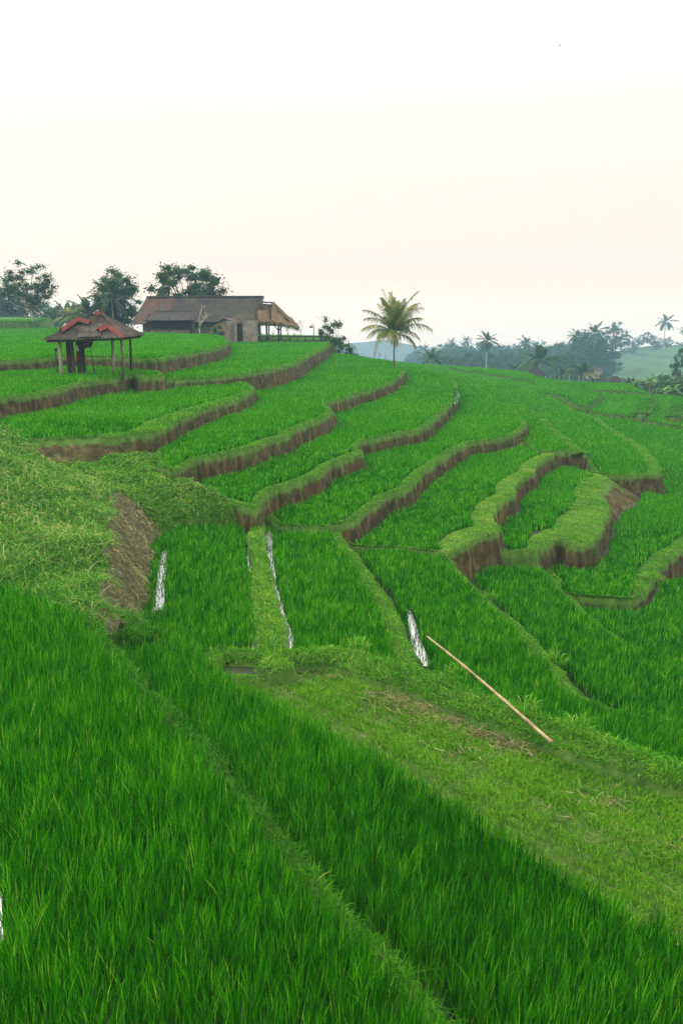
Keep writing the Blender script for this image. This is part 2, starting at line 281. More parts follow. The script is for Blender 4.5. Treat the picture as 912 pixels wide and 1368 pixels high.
FGRID = None
def drop_below(s):
    return 2.6 if s['dmin'] < 60 else 3.0
quads_bund = []      # (p00,p10,p11,p01) arrays for grass scatter: bund tops
quads_riser = []
for s in slabs:
    P, z = s['P'], s['z']; n = len(P); xy = P[:, :2]; nr = norms(xy); bw = P[:, 2]; bt = P[:, 3]
    # smooth normals so that offset rows do not cross
    for _ in range(3): nr = (nr + np.roll(nr, 1, 0) + np.roll(nr, -1, 0)); nr /= np.linalg.norm(nr, axis=1, keepdims=True)
    arc = np.cumsum(np.linalg.norm(xy - np.roll(xy, 1, 0), axis=1))
    rows = []; moss = []
    zf = z - s['dep']
    hn = n2(xy[:, 0] * 1.5, xy[:, 1] * 1.5, 3 + z)
    gul = .15 * np.abs(n2(arc * 1.1, arc * .3, z)) + .07 * n2(arc * 3.1, 0 * arc, z * 2) + .16 * np.clip(n2(arc * .9, arc * .21, z * 3) - .45, 0, 1)
    gul = gul * min(1., .5 + s['dmin'] * .02)
    def row(off, zz, ms):
        rows.append(np.column_stack([xy + nr * np.asarray(off)[:, None], np.broadcast_to(zz, (n,)) if np.ndim(zz) == 0 else zz])); moss.append(np.full(n, ms))
    row(-bw - .03, zf - .06, 1.)
    row(-bw + .05, zf + (z - zf) * .55, 1.)
    row(-bw * .75, z - .02 + .03 * hn, 1.)
    row(-bw * .4, z + .02 + .03 * np.roll(hn, 5), 1.)
    row(-.08 - .3 * gul, z - .02 + .04 * np.roll(hn, 9), 1.)
    row(.02 - .35 * gul, z - .07 + .02 * hn, .7)
    D = drop_below(s); K = 9
    for k in range(1, K + 1):
        h = D * (k / K) ** 1.15
        cave = gul * min(1, h / .35)
        lump = .06 * n2(arc * 1.7, h * 3 + 0 * arc, 5 * z)
        row(.03 + bt * h - cave + lump * min(1, h / .3), z - .07 - h, max(.05, .4 - .6 * h) if k < 3 else .08 + .12 * float(math.sin(k * 2 + z)))
    V = np.concatenate(rows); R_ = len(rows)
    # closed strip
    i = np.arange(n); j = (i + 1) % n; fs = []
    for r in range(R_ - 1):
        fs.append(np.column_stack([r * n + i, (r + 1) * n + i, (r + 1) * n + j, r * n + j]))
    fs = np.concatenate(fs)
    m_ = np.concatenate(moss)
    if s['crop'] in ('turf',): m_ = np.maximum(m_, .55)
    if s['name'] == 't7':
        X = V[:, 0]; x0 = U(725, 733, z)[0]; m_ = np.where(X < x0, np.maximum(m_, .7), m_)
    if s['name'] in ('y2', 'y3', 'y4', 'y5', 'y6', 'y7'): m_ = np.maximum(m_, .72)
    if s['name'] in ('f',): m_ = np.maximum(m_, .5)
    o = npmesh('terrace_bank', V, fs, SOIL, attrs={'moss': m_}, smooth=True); tag(o, kind='structure')
    quads_bund.append((s, V, fs[1 * n:5 * n]))
    quads_riser.append((s, V, fs[5 * n:]))
    # field floor
    tri = tessellate_polygon([[Vector((a, b, 0)) for a, b in xy]])
    o = npmesh('paddy_ground', np.column_stack([xy - nr * .12, np.full(n, zf)]), np.array([(a, b, c) for a, b, c in tri]), MUD if s['crop'] == 'rice' else (FBASE if s['crop'] == 'fallow' else TURF)); tag(o, kind='structure')
    s['nr'] = nr
    # make sure normals look up
    me = o.data
    if me.polygons[0].normal.z < 0: me.flip_normals()

for z, P in W_POLYS:
    tri = tessellate_polygon([[Vector((a, b, 0)) for a, b in P[:, :2]]])
    o = npmesh('water', np.column_stack([P[:, :2], np.full(len(P), z)]), np.array(tri), WATER); tag(o, kind='structure')
    if o.data.polygons[0].normal.z < 0: o.data.flip_normals()

# ---------------------------------------------------------------- sloping ground between the terraces (thin-plate surface)
def tps(ctrl, X, Y):
    c = np.asarray(ctrl, float); sc_ = 10.
    def phi(r2): return np.where(r2 > 0, r2 * np.log(np.maximum(r2, 1e-12)), 0.)
    x, y = c[:, 0] / sc_, c[:, 1] / sc_; n = len(c)
    K = phi((x[:, None] - x) ** 2 + (y[:, None] - y) ** 2) + np.eye(n) * 1e-4
    Pm = np.column_stack([np.ones(n), x, y]); A = np.block([[K, Pm], [Pm.T, np.zeros((3, 3))]])
    wv = np.linalg.lstsq(A, np.concatenate([c[:, 2], np.zeros(3)]), rcond=None)[0]
    X = X / sc_; Y = Y / sc_
    r = wv[n] + wv[n + 1] * X + wv[n + 2] * Y
    for k in range(n): r = r + wv[k] * phi((X - x[k]) ** 2 + (Y - y[k]) ** 2)
    return r
def patch(name, ctrl_px, poly_px, cell, mat, bump=.06, under=()):
    ctrl = [(*U(a, b, z), z) for a, b, z in ctrl_px]
    poly = np.array([U(a, b, z) for a, b, z in poly_px])
    x0, y0 = poly.min(0); x1, y1 = poly.max(0)
    nx, ny = int((x1 - x0) / cell) + 2, int((y1 - y0) / cell) + 2
    X, Y = np.meshgrid(x0 + np.arange(nx) * cell, y0 + np.arange(ny) * cell)
    Z = tps(ctrl, X, Y) + bump * n2(X * 1.6, Y * 1.6, 2) + bump * .5 * n2(X * 4, Y * 4, 5)
    if under:
        Q = np.column_stack([X.ravel(), Y.ravel()]); zz = Z.ravel()
        for sl in slabs:
            if sl['name'] not in under: continue
            k = inside(Q, sl['P'][:, :2]); dd, _ = vdist(Q, sl['P'][:, :2]); k |= dd < .12
            zz = np.where(k, np.minimum(zz, sl['z'] - sl['dep'] - .25), zz)
        Z = zz.reshape(Z.shape)
    ok = inside(np.column_stack([(X + cell / 2).ravel(), (Y + cell / 2).ravel()]), poly).reshape(X.shape)
    I = np.arange(nx * ny).reshape(ny, nx)
    q = np.stack([I[:-1, :-1], I[:-1, 1:], I[1:, 1:], I[1:, :-1]], -1)[ok[:-1, :-1]]
    V = np.column_stack([X.ravel(), Y.ravel(), Z.ravel()])
    used = np.unique(q); mp_ = np.zeros(len(V), int); mp_[used] = np.arange(len(used))
    o = npmesh(name, V[used], mp_[q], mat, smooth=True); tag(o, kind='structure')
    return V[used], mp_[q]
STRAWSOIL = noise_mat('straw_soil', [(.3, (.035, .038, .020)), (.55, (.08, .082, .045)), (.75, (.17, .168, .105))], scale=5, detail=8, bump=.6, dist=.05, stretch=(1, 1, .5))
CUT = noise_mat('cut_bank_soil', [(.3, (.07, .035, .02)), (.5, (.16, .085, .05)), (.72, (.27, .16, .10))], scale=3.5, detail=9, bump=.9, dist=.08)
M_ctrl = [(-150,540,-3.2),(0,566,-3.8),(25,585,-4.1),(60,618,-4.6),(100,634,-4.95),(135,648,-5.2),(155,658,-5.3),(155,700,-5.35),(155,740,-5.35),(156,790,-5.4),(152,830,-5.5),
          (165,657,-5.42),(190,672,-5.9),(207,690,-6.3),(221,712,-6.75),(215,750,-6.78),(206,800,-6.78),(196,840,-6.78),(-150,640,-4.0),(0,640,-4.4),(-150,760,-5.0),(0,720,-5.0),(80,700,-5.1),(90,780,-5.35),(0,790,-5.3),(-100,790,-5.3),
          (185,740,-6.05),(182,790,-6.1),(188,700,-6.05),(60,830,-5.5),(110,850,-5.6),(175,850,-6.2),(140,870,-5.95)]
M_poly = [(-200,520,-3.2),(0,564,-3.8),(60,616,-4.6),(135,646,-5.2),(167,655,-5.4),(192,670,-5.95),(212,690,-6.5),(226,712,-6.85),(220,760,-6.85),(212,810,-6.85),(205,880,-6.8),(130,900,-6.05),(60,840,-5.7),(-100,800,-5.4),(-250,700,-4.6)]
M_V, M_Q = patch('grass_mound', M_ctrl, M_poly, .2, TURF, .07, under=('t2',))
K_ctrl = [(50,600,-4.95),(100,622,-5.2),(60,612,-5.05),(150,615,-5.05),(200,608,-4.98),(215,612,-5.05),(232,648,-5.42),(215,640,-5.3),(228,662,-5.62),(250,668,-5.78),(280,674,-5.84),(310,682,-5.98),(340,690,-6.15),
          (335,704,-6.5),(280,706,-6.48),(230,706,-6.45),(190,690,-6.1),(170,665,-5.6),(150,645,-5.35),(200,640,-5.25),(100,660,-5.6),(0,600,-4.8),(180,625,-5.15),(160,650,-5.45),(335,725,-6.95),(280,728,-6.95),(225,730,-6.95),(250,590,-5.75),(300,600,-6.4),(215,585,-5.6),(150,592,-5.5),(350,650,-6.9),(262,640,-6.35),(300,655,-6.5)]
K_poly = [(-40,590,-5.0),(60,592,-5.0),(150,590,-5.0),(215,592,-5.1),(236,610,-5.2),(245,640,-5.6),(300,660,-5.9),(345,680,-6.1),(352,694,-6.4),(340,728,-6.8),(280,732,-6.85),(215,735,-6.9),(165,715,-6.7),(90,680,-6.0),(0,620,-5.2)]
K_V, K_Q = patch('grass_slope', K_ctrl, K_poly, .16, TURF, .11, under=('t2', 't3', 't4', 'hut'))
# ---------------------------------------------------------------- valley and far hill
def farY(Y): return Y if Y < 200 else 200 + (Y - 200) * 1.8
def fwd_pt(px, Y, z):
    z = z * farY(Y) / Y; Y = farY(Y)
    return ((px - 456) / F * Y * 1.03, Y, z)
V_ctrl = [fwd_pt(*a) for a in [(-300,130,-5),(-100,130,-4),(100,135,-5),(300,130,-8),(456,110,-13),(600,140,-14),(750,140,-14.5),(900,115,-13),(1100,100,-13),(1300,80,-13),
          (-300,200,-5),(-100,200,-4.5),(100,200,-6),(560,190,-17),(700,180,-17.5),(800,180,-19),(900,170,-19),(1050,170,-19),(600,300,-25),(720,300,-26),(780,260,-22.5),(830,250,-22.3),(912,240,-21.6),(1100,240,-20),
          (830,300,-21.5),(912,300,-20.8),(800,350,-21),(850,350,-18.7),(912,350,-18.2),(1050,350,-17),(1200,350,-16),(830,385,-18),(912,385,-16.8),(1050,385,-16),(780,400,-24),(912,430,-19),(700,400,-30),(560,400,-34),(456,250,-30),(300,250,-25),(100,250,-14),
          (456,650,-45),(700,650,-40),(900,650,-36),(1200,650,-34),(100,650,-30),(-400,650,-25)]]
gx = np.linspace(-480, 480, 221); gy = np.linspace(-12, 1060, 281)
X, Y = np.meshgrid(gx, gy); Z = tps(V_ctrl, X, Y)
near = Y < 128; Z = np.where(near, np.minimum(Z, -12.5), Z)
hillm = np.clip((X - 60) / 30, 0, 1) * np.clip((Y - 200) / 30, 0, 1)
step = 1.5; zt = np.floor(Z / step) * step + step * np.clip((Z / step - np.floor(Z / step) - .72) / .28, 0, 1)
Z = Z * (1 - hillm) + zt * hillm
I = np.arange(X.size).reshape(X.shape)
q = np.stack([I[:-1, :-1], I[:-1, 1:], I[1:, 1:], I[1:, :-1]], -1).reshape(-1, 4)
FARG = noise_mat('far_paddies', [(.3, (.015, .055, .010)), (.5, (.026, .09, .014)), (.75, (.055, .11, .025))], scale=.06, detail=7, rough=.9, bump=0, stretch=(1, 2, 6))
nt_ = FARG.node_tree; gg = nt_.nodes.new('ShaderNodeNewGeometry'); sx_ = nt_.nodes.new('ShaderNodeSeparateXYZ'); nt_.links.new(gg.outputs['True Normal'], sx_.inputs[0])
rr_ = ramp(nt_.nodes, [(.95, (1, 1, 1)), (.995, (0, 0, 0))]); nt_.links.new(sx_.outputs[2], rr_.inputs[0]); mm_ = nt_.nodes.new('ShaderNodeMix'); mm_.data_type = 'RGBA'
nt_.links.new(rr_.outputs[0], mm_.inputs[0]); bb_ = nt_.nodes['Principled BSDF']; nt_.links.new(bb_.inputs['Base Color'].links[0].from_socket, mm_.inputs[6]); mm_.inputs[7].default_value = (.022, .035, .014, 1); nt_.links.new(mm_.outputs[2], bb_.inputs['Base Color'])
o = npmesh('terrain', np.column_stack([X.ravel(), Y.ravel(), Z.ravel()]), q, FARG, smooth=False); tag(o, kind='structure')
def valley_z(x, y): 
    j = (x + 480) / 960 * 220; i = (y + 12) / 1072 * 280
    i0, j0 = int(np.clip(i, 0, 279)), int(np.clip(j, 0, 219)); fi, fj = i - i0, j - j0
    return float((Z[i0, j0] * (1 - fj) + Z[i0, j0 + 1] * fj) * (1 - fi) + (Z[i0 + 1, j0] * (1 - fj) + Z[i0 + 1, j0 + 1] * fj) * fi)
# far blue ridges
def ridge(px0, px1, Y, tops, mat, thick=60):
    n = 90; xs = np.linspace(px0, px1, n); tp = np.interp(xs, [t[0] for t in tops], [t[1] for t in tops])
    rows = []
    for k, (dy, f) in enumerate([(-thick, 0), (-thick * .5, .6), (0, 1), (thick * .6, .5), (thick, 0)]):
        p = []
        for x_, t_ in zip(xs, tp):
            v = UD(x_, t_, Y); zz = -110 + (v.z + 110) * f + 1.2 * f * mnoise.noise((x_ * .09, k * 3.1, Y))
            p.append((v.x * (Y + dy) / Y, Y + dy, zz))
        rows.append(p)
    V = np.array(rows).reshape(-1, 3); i = np.arange(n - 1); fs = np.concatenate([np.column_stack([r * n + i, r * n + i + 1, (r + 1) * n + i + 1, (r + 1) * n + i]) for r in range(4)])
    o = npmesh('hills', V, fs, mat, smooth=True); tag(o, kind='structure')
HILLM = noise_mat('far_wood', [(.3, (.05, .055, .045)), (.7, (.08, .085, .07))], scale=.08, bump=0)
ridge(250, 1300, 960, [(250,470),(440,462),(470,459),(500,455),(515,453),(530,457),(560,463),(600,472),(700,480),(1300,480)], HILLM)
ridge(540, 800, 600, [(540,484),(575,478),(600,473),(640,470),(680,470),(740,472),(800,478)], HILLM, 30)
# ================================================================ BLADES: rice, grass, straw
def smooth01(x): x = np.clip(x, 0, 1); return x * x * (3 - 2 * x)
def blade_mesh(name, P, Ln, Wd, yaw, lean, nseg, tint, mat, droop=None, up=None, parent=None):
    """P (N,3) roots; every blade is a tapered, bending strip"""
    n = len(P)
    if n == 0: return None
    ld = np.stack([np.cos(yaw), np.sin(yaw), np.zeros(n)], 1)
    wy = rng.uniform(0, 2 * np.pi, n); wd = np.stack([np.cos(wy), np.sin(wy), .15 * np.sin(wy * 3)], 1)
    dr = np.zeros(n) if droop is None else droop
    upv = np.tile(np.array([0., 0, 1]), (n, 1)) if up is None else up
    ts = [k / nseg for k in range(nseg)]; prof = {1: [1.], 2: [.8, .85], 3: [.6, 1., .7]}[nseg]
    pts = []
    def pos(t):
        return P + upv * (Ln * t * (1 - .35 * lean * t) - Ln * dr * t ** 3)[:, None] + ld * (Ln * lean * (t ** 1.8))[:, None]
    for t, w_ in zip(ts, prof):
        c = pos(t); h = wd * (Wd * .5 * w_)[:, None]
        pts.append(c - h); pts.append(c + h)
    pts.append(pos(1.0))
    k = len(pts); V = np.stack(pts, 1).reshape(-1, 3)
    b = np.arange(n) * k; F = []
    for s in range(nseg - 1):
        F.append(np.stack([b + 2 * s, b + 2 * s + 1, b + 2 * s + 3], 1)); F.append(np.stack([b + 2 * s, b + 2 * s + 3, b + 2 * s + 2], 1))
    s = nseg - 1; F.append(np.stack([b + 2 * s, b + 2 * s + 1, b + k - 1], 1))
    return npmesh(name, V, np.concatenate(F), mat, attrs={'tint': np.repeat(tint, k)}, parent=parent)

RICE = leaf_mat('rice_leaf', [(.0, (.004, .05, .001)), (.3, (.014, .145, .001)), (.6, (.042, .30, .002)), (.88, (.15, .50, .012)), (1., (.32, .52, .05))], trans=.36, rough=.6, spec=.06, nscale=.25, namp=.14)
GRASS = leaf_mat('bank_grass', [(.0, (.012, .08, .003)), (.3, (.036, .18, .006)), (.6, (.085, .29, .012)), (.85, (.18, .40, .035)), (1., (.34, .40, .10))], trans=.3, rough=.6, nscale=.7, namp=.3)
WEED = leaf_mat('mound_grass', [(.0, (.012, .09, .008)), (.3, (.032, .17, .013)), (.6, (.085, .27, .022)), (.85, (.19, .37, .05)), (1., (.36, .37, .13))], trans=.3, rough=.6, nscale=.5, namp=.3)
FALLOW = leaf_mat('stubble_grass', [(.0, (.035, .15, .006)), (.35, (.075, .26, .010)), (.7, (.15, .40, .018)), (1., (.32, .44, .07))], trans=.35, rough=.6, nscale=.6, namp=.3)
STRAW = leaf_mat('straw', [(.0, (.045, .045, .018)), (.5, (.125, .125, .05)), (1., (.34, .325, .16))], trans=.1, rough=.8, nscale=1, namp=.2)

PIX = 0.9 / (F * .7485)          # metres per render pixel and metre of distance, a little under one pixel

class Mask:
    """raster of where the crop of one terrace stands"""
    def __init__(s, sl, margin=.0, extra=0.0):
        P = sl['P']; xy = P[:, :2]; s.z = sl['z']
        x0, y0 = xy.min(0); x1, y1 = xy.max(0)
        y0 = max(y0, 1.0); s.cell = float(np.clip(sl['dmin'] * .005, .07, .4))
        x0 = max(x0, -y1 * .48 - 1); x1 = min(x1, y1 * .48 + 1); y1 = min(y1, 150)
        s.x0, s.y0 = x0, y0; s.nx = max(1, int((x1 - x0) / s.cell)); s.ny = max(1, int((y1 - y0) / s.cell))
        X, Y = np.meshgrid(x0 + (np.arange(s.nx) + .5) * s.cell, y0 + (np.arange(s.ny) + .5) * s.cell)
        Q = np.column_stack([X.ravel(), Y.ravel()]); ok = inside(Q, xy) & in_view(Q[:, 0], Q[:, 1], 1.1)
        idx = np.nonzero(ok)[0]
        d, ix = vdist(Q[idx], xy)
        # the edge of the planting is a little ragged
        rag = .05 * n2(Q[idx, 0] * 3, Q[idx, 1] * 3, 1)
        k = d > P[ix, 2] + .02 + margin + rag
        idx = idx[k]
        for o in slabs:
            if o is sl or o['z'] <= sl['z'] + .02 or len(idx) == 0: continue
            oxy = o['P'][:, :2]; mn, mx = oxy.min(0) - 3, oxy.max(0) + 3
            q = Q[idx]; near = (q[:, 0] > mn[0]) & (q[:, 0] < mx[0]) & (q[:, 1] > mn[1]) & (q[:, 1] < mx[1])
            if not near.any(): continue
            bad = np.zeros(len(idx), bool); qn = q[near]
            ins = inside(qn, oxy); dd, jx = vdist(qn, oxy)
            bad[near] = ins | (dd < (o['z'] - sl['z']) * o['P'][jx, 3] + .15)
            idx = idx[~bad]
        for wz, wp in W_POLYS:
            if len(idx) == 0 or abs(wz - (sl['z'] - sl['dep'])) > .12: continue
            idx = idx[~inside(Q[idx], wp[:, :2])]
        g = np.zeros(s.nx * s.ny, bool); g[idx] = True; s.g = g.reshape(s.ny, s.nx); s.area = g.sum() * s.cell ** 2
        s.idx = idx
    def sample(s, dens_fn, dmin, dmax):
        """points inside, number by density(distance)"""
        if len(s.idx) == 0: return np.zeros((0, 2))
        iy, ix = np.divmod(s.idx, s.nx); cx = s.x0 + (ix + .5) * s.cell; cy = s.y0 + (iy + .5) * s.cell
        d = np.hypot(cx, cy); k = (d >= dmin) & (d < dmax)
        cx, cy, d = cx[k], cy[k], d[k]
        n = rng.poisson(dens_fn(d) * s.cell ** 2)
        cx, cy = np.repeat(cx, n), np.repeat(cy, n)
        return np.column_stack([cx + rng.uniform(-.5, .5, len(cx)) * s.cell, cy + rng.uniform(-.5, .5, len(cy)) * s.cell])

def rice_on(sl, mk):
    z = sl['z'] - sl['dep']; H0 = .44 if sl['name'] in ('g1', 'g2') else (.33 if sl['dmin'] < 22 else .27)
    lev = [(0, 15, 3), (15, 34, 2), (34, 150, 1)]
    for d0, d1, ns in lev:
        def wid(d): return np.maximum(.0095 if ns == 3 else .010, PIX * d * (1.0 if ns < 3 else .8))
        def dens(d): return np.minimum(4.6 / (H0 * wid(d) * .62), 2300)
        pts = mk.sample(dens, d0, d1)
        if len(pts) == 0: continue
        if ns >= 2:      # gather blades to planted hills
            s_ = .17 if ns == 3 else .2
            hx = np.round(pts[:, 0] / s_); hy = np.round(pts[:, 1] / s_)
            jx = np.sin(hx * 12.9898 + hy * 78.233) * 43758.5453; jx -= np.floor(jx)
            jy = np.sin(hx * 39.346 + hy * 11.135) * 24634.6345; jy -= np.floor(jy)
            hill = np.column_stack([(hx + (jx - .5) * .7) * s_, (hy + (jy - .5) * .7) * s_])
            off = pts - hill; pts = hill + off * .78
            yaw = np.arctan2(off[:, 1], off[:, 0]) + rng.normal(0, .7, len(pts)); hh = .86 + .28 * jx
            ht = (jy - .5) * .28
        else:
            yaw = rng.uniform(0, 6.28, len(pts)); hh = 1 + .1 * n2(pts[:, 0] * 2.2, pts[:, 1] * 2.2, 4); ht = np.zeros(len(pts))
        n = len(pts); d = np.hypot(pts[:, 0], pts[:, 1])
        big = 1 + .09 * n2(pts[:, 0] * .5, pts[:, 1] * .5, sl['z'])
        Ln = H0 * hh * big * rng.uniform(.72, 1.15, n)
        lean = np.abs(rng.normal(.17, .12, n)) * (1 if ns > 1 else .8)
        # a common sway of the leaves
        yaw = np.where(rng.random(n) < .35, rng.normal(.4, .5, n), yaw)
        tint = np.clip(.43 + ht + rng.normal(0, .2, n) + (rng.random(n) < .04) * .4, 0, 1)
        tint = np.clip(tint + (.08 if d0 >= 34 else .02) - (.05 if sl['name'] in ('g1', 'g2') else 0), 0, 1)
        P = np.column_stack([pts, np.full(n, z - .02)])
        o = blade_mesh('rice_crop', P, Ln, wid(d) * rng.uniform(.7, 1.25, n), yaw, lean, ns, tint, RICE)
        tag(o, 'dense bright green young rice growing on the terraces', 'rice', kind='stuff')

MASKS = {}
for sl in slabs:
    if sl['crop'] == 'rice':
        MASKS[sl['name']] = mk = Mask(sl); rice_on(sl, mk)

# ---------------------------------------------------------------- grass on banks and slopes
def scatter(V, Q, dens_fn, filt=None):
    """random points on quads, number by density(distance); returns points and unit normals"""
    A, B, C_, D = V[Q[:, 0]], V[Q[:, 1]], V[Q[:, 2]], V[Q[:, 3]]
    nrm = np.cross(C_ - A, D - B); ar = .5 * np.linalg.norm(nrm, axis=1); nrm /= np.maximum(np.linalg.norm(nrm, axis=1, keepdims=True), 1e-9)
    nrm *= np.where(nrm[:, 2:] < 0, -1, 1)
    c = (A + B + C_ + D) / 4; d = np.linalg.norm(c, axis=1)
    ok = in_view(c[:, 0], c[:, 1], 1.1) & (c[:, 1] > 1.0)
    if filt is not None: ok &= filt(c, nrm)
    k = np.nonzero(ok)[0]; n = rng.poisson(dens_fn(d[k]) * ar[k]); k = np.repeat(k, n)
    u, v = rng.random(len(k))[:, None], rng.random(len(k))[:, None]
    p = A[k] * (1 - u) * (1 - v) + B[k] * u * (1 - v) + C_[k] * u * v + D[k] * (1 - u) * v
    return p, nrm[k]
def grass(name, V, Q, L0, cover, mat, label, cat, lean=.7, droop=.25, tint0=.5, filt=None, tsd=.2, hide=None, wmin=.006, normal_mix=.3, cap=2600):
    def wid(d): return np.maximum(wmin, PIX * d * .9)
    def dens(d): return np.minimum(cover / (L0 * wid(d) * .6), cap)
    p, nr = scatter(V, Q, dens, filt)
    if hide is not None: k = hide(p); p, nr = p[k], nr[k]
    n = len(p)
    if n == 0: return
    d = np.linalg.norm(p, axis=1); up = nr * normal_mix + np.array([0, 0, 1 - normal_mix]); up /= np.linalg.norm(up, axis=1, keepdims=True)
    yaw = rng.uniform(0, 6.28, n)
    clump = n2(p[:, 0] * 2.7, p[:, 1] * 2.7, 6)
    Ln = L0 * rng.uniform(.5, 1.4, n) * (1 + .3 * clump)
    tint = np.clip(tint0 + rng.normal(0, tsd, n) + .12 * clump, 0, 1)
    near = d < 22
    for m_, ns in ((near, 3), (~near, 2)):
        if m_.any():
            o = blade_mesh(name, (p - nr * .01)[m_], Ln[m_], (wid(d) * rng.uniform(.7, 1.3, n))[m_], yaw[m_], np.abs(rng.normal(lean, .35, n))[m_], ns, tint[m_], mat, droop=np.full(m_.sum(), droop), up=up[m_])
            tag(o, label, cat, kind='stuff')
def not_buried(zoff=.05, me=None):
    """drop points that lie inside a higher terrace"""
    def f(p):
        ok = np.ones(len(p), bool)
        for o in slabs:
            if o['name'] == me: continue
            c = ok & (p[:, 2] < o['z'] - .25)
            if not c.any(): continue
            ii = np.nonzero(c)[0]; mn, mx = o['P'][:, :2].min(0), o['P'][:, :2].max(0); q = p[ii]
            ii = ii[(q[:, 0] > mn[0]) & (q[:, 0] < mx[0]) & (q[:, 1] > mn[1]) & (q[:, 1] < mx[1])]
            if len(ii) == 0: continue
            ok[ii[inside(p[ii][:, :2], o['P'][:, :2])]] = False
        return ok
    return f
def low_visible(s):
    """keep only bank quads that stand above the neighbouring ground, roughly"""
    return None
for s, V, Q in quads_bund:
    nm = s['name']
    far = s['dmin'] > 45
    L0 = .055 if not far else .09
    t0 = {'t6': .66, 't7': .6, 'dyke': .6, 'f': .5, 'g1': .22, 'y1': .55}.get(nm, .5)
    if nm == 'g2': continue
    grass('bank_grass', V, Q, L0 * (2.4 if nm in ('f', 'g1') else 1.8 if nm in ('dyke', 't2') else 1), 1.7 if nm != 'g1' else 2.2, GRASS, 'short yellow green grass on the terrace banks', 'grass', tint0=t0 - (.22 if s['dmin'] > 60 else 0), hide=not_buried(me=nm), filt=None if s['z'] < -2 else None)
for s, V, Q in quads_riser:
    nm, z = s['name'], s['z']
    # sparse tufts on the cut faces, thicker just under the lip
    def flt(c, n_, z=z, nm=nm):
        h = z - c[:, 2]; r = n2(c[:, 0] * 1.1, c[:, 1] * 1.1, 8) + .5 * n2(c[:, 2] * 3, c[:, 0], 2)
        return (h < .07) | ((r > .7) & (h < 1.2)) | ((nm == 't7') & (c[:, 0] < U(725, 733, z)[0])) & (h < 1) 
    if nm in ('berm', 'g2', 'yard'): continue
    grass('bank_grass', V, Q, .07, .4, GRASS, 'short yellow green grass on the terrace banks', 'grass', tint0=.42, filt=flt, hide=not_buried(me=nm), normal_mix=.7, droop=.5)

# mound at the left: long tangled grass; its right face is bare earth strewn with straw
def straw_zone(c):
    xe = np.interp(c[:, 1], [13.9, 15.25, 17.6, 20.2, 23.6], [-4.3, -4.62, -5.22, -5.9, -6.7])
    return (c[:, 0] > xe + .05 * n2(c[:, 0] * 3, c[:, 1] * 3, 2)) & (c[:, 1] < 24.0)
nb = not_buried()
mo_ = [o for o in C.objects if o.name.startswith('grass_mound')][0]; mo_.data.materials.append(STRAWSOIL)
ctr = M_V[M_Q].mean(1); mo_.data.polygons.foreach_set('material_index', straw_zone(ctr).astype(np.int32)); mo_.data.update()
grass('mound_grass', M_V, M_Q, .27, 2.2, WEED, 'long tangled pale green grass on the mound', 'grass', lean=.95, droop=.5, tint0=.55, tsd=.26, filt=lambda c, n_: ~straw_zone(c), hide=nb, cap=2200, wmin=.005)
grass('mound_weeds', M_V, M_Q, .55, .5, WEED, 'tall weed tufts and stalks on the mound', 'weeds', lean=.6, droop=.5, tint0=.62, tsd=.25, filt=lambda c, n_: ~straw_zone(c) & (n2(c[:, 0] * 1.3, c[:, 1] * 1.3, 3) > .15), hide=nb)
grass('mound_straw', M_V, M_Q, .42, .05, STRAW, 'pale dry stalks lying through the grass of the mound', 'straw', lean=.5, droop=.2, tint0=.75, filt=lambda c, n_: ~straw_zone(c) & (n2(c[:, 0] * .9, c[:, 1] * .9, 12) > 0), hide=nb)
grass('straw_litter', M_V, M_Q, .13, .8, STRAW, 'dry straw on the bare face of the mound', 'straw', lean=1.6, droop=.9, tint0=.5, filt=lambda c, n_: straw_zone(c), hide=nb, normal_mix=.6)
grass('mound_weeds', M_V, M_Q, .12, .06, WEED, 'thin grass on the bare face of the mound', 'grass', lean=1.0, droop=.5, tint0=.45, filt=lambda c, n_: straw_zone(c), hide=nb)
grass('slope_grass', K_V, K_Q, .16, 2.0, GRASS, 'rough grass on the slope under the terraces', 'grass', lean=.9, droop=.45, tint0=.5, tsd=.24, hide=nb)
grass('slope_grass', K_V, K_Q, .35, .2, WEED, 'taller weeds on the slope under the terraces', 'weeds', lean=.7, droop=.5, tint0=.55, filt=lambda c, n_: n2(c[:, 0] * 1.7, c[:, 1] * 1.7, 9) > .1, hide=nb)
# turf tops
def flat_grass(sl, L0, cover, mat, name, label, lean=.5, tint0=.5, noise=0, tsd=.2, droop=.2, cap=2400):
    mk = Mask(sl, margin=-.15); z = sl['z'] - sl['dep']
    for d0, d1, ns in ((0, 12, 3), (12, 30, 2), (30, 150, 1)):
        def wid(d): return np.maximum(.006, PIX * d * .9)
        def dens(d): return np.minimum(cover / (L0 * wid(d) * .6), cap)
        pts = mk.sample(dens, d0, d1); n = len(pts)
        if n == 0: continue
        nv = n2(pts[:, 0] * 1.9, pts[:, 1] * 1.9, 4)
        if noise:
            k = rng.random(n) < np.clip(.8 + .9 * nv + .5 * n2(pts[:, 0] * 6, pts[:, 1] * 6, 2), .3, 1); pts = pts[k]; nv = nv[k]; n = len(pts)
        d = np.hypot(pts[:, 0], pts[:, 1])
        o = blade_mesh(name, np.column_stack([pts, np.full(n, z)]), L0 * rng.uniform(.4, 1.4, n) * (1 + .35 * nv), wid(d) * rng.uniform(.7, 1.3, n), rng.uniform(0, 6.28, n), np.abs(rng.normal(lean, .3, n)), ns, np.clip(tint0 + .12 * nv + rng.normal(0, tsd, n), 0, 1), mat, droop=np.full(n, droop))
        tag(o, label, 'grass', kind='stuff')
    return mk
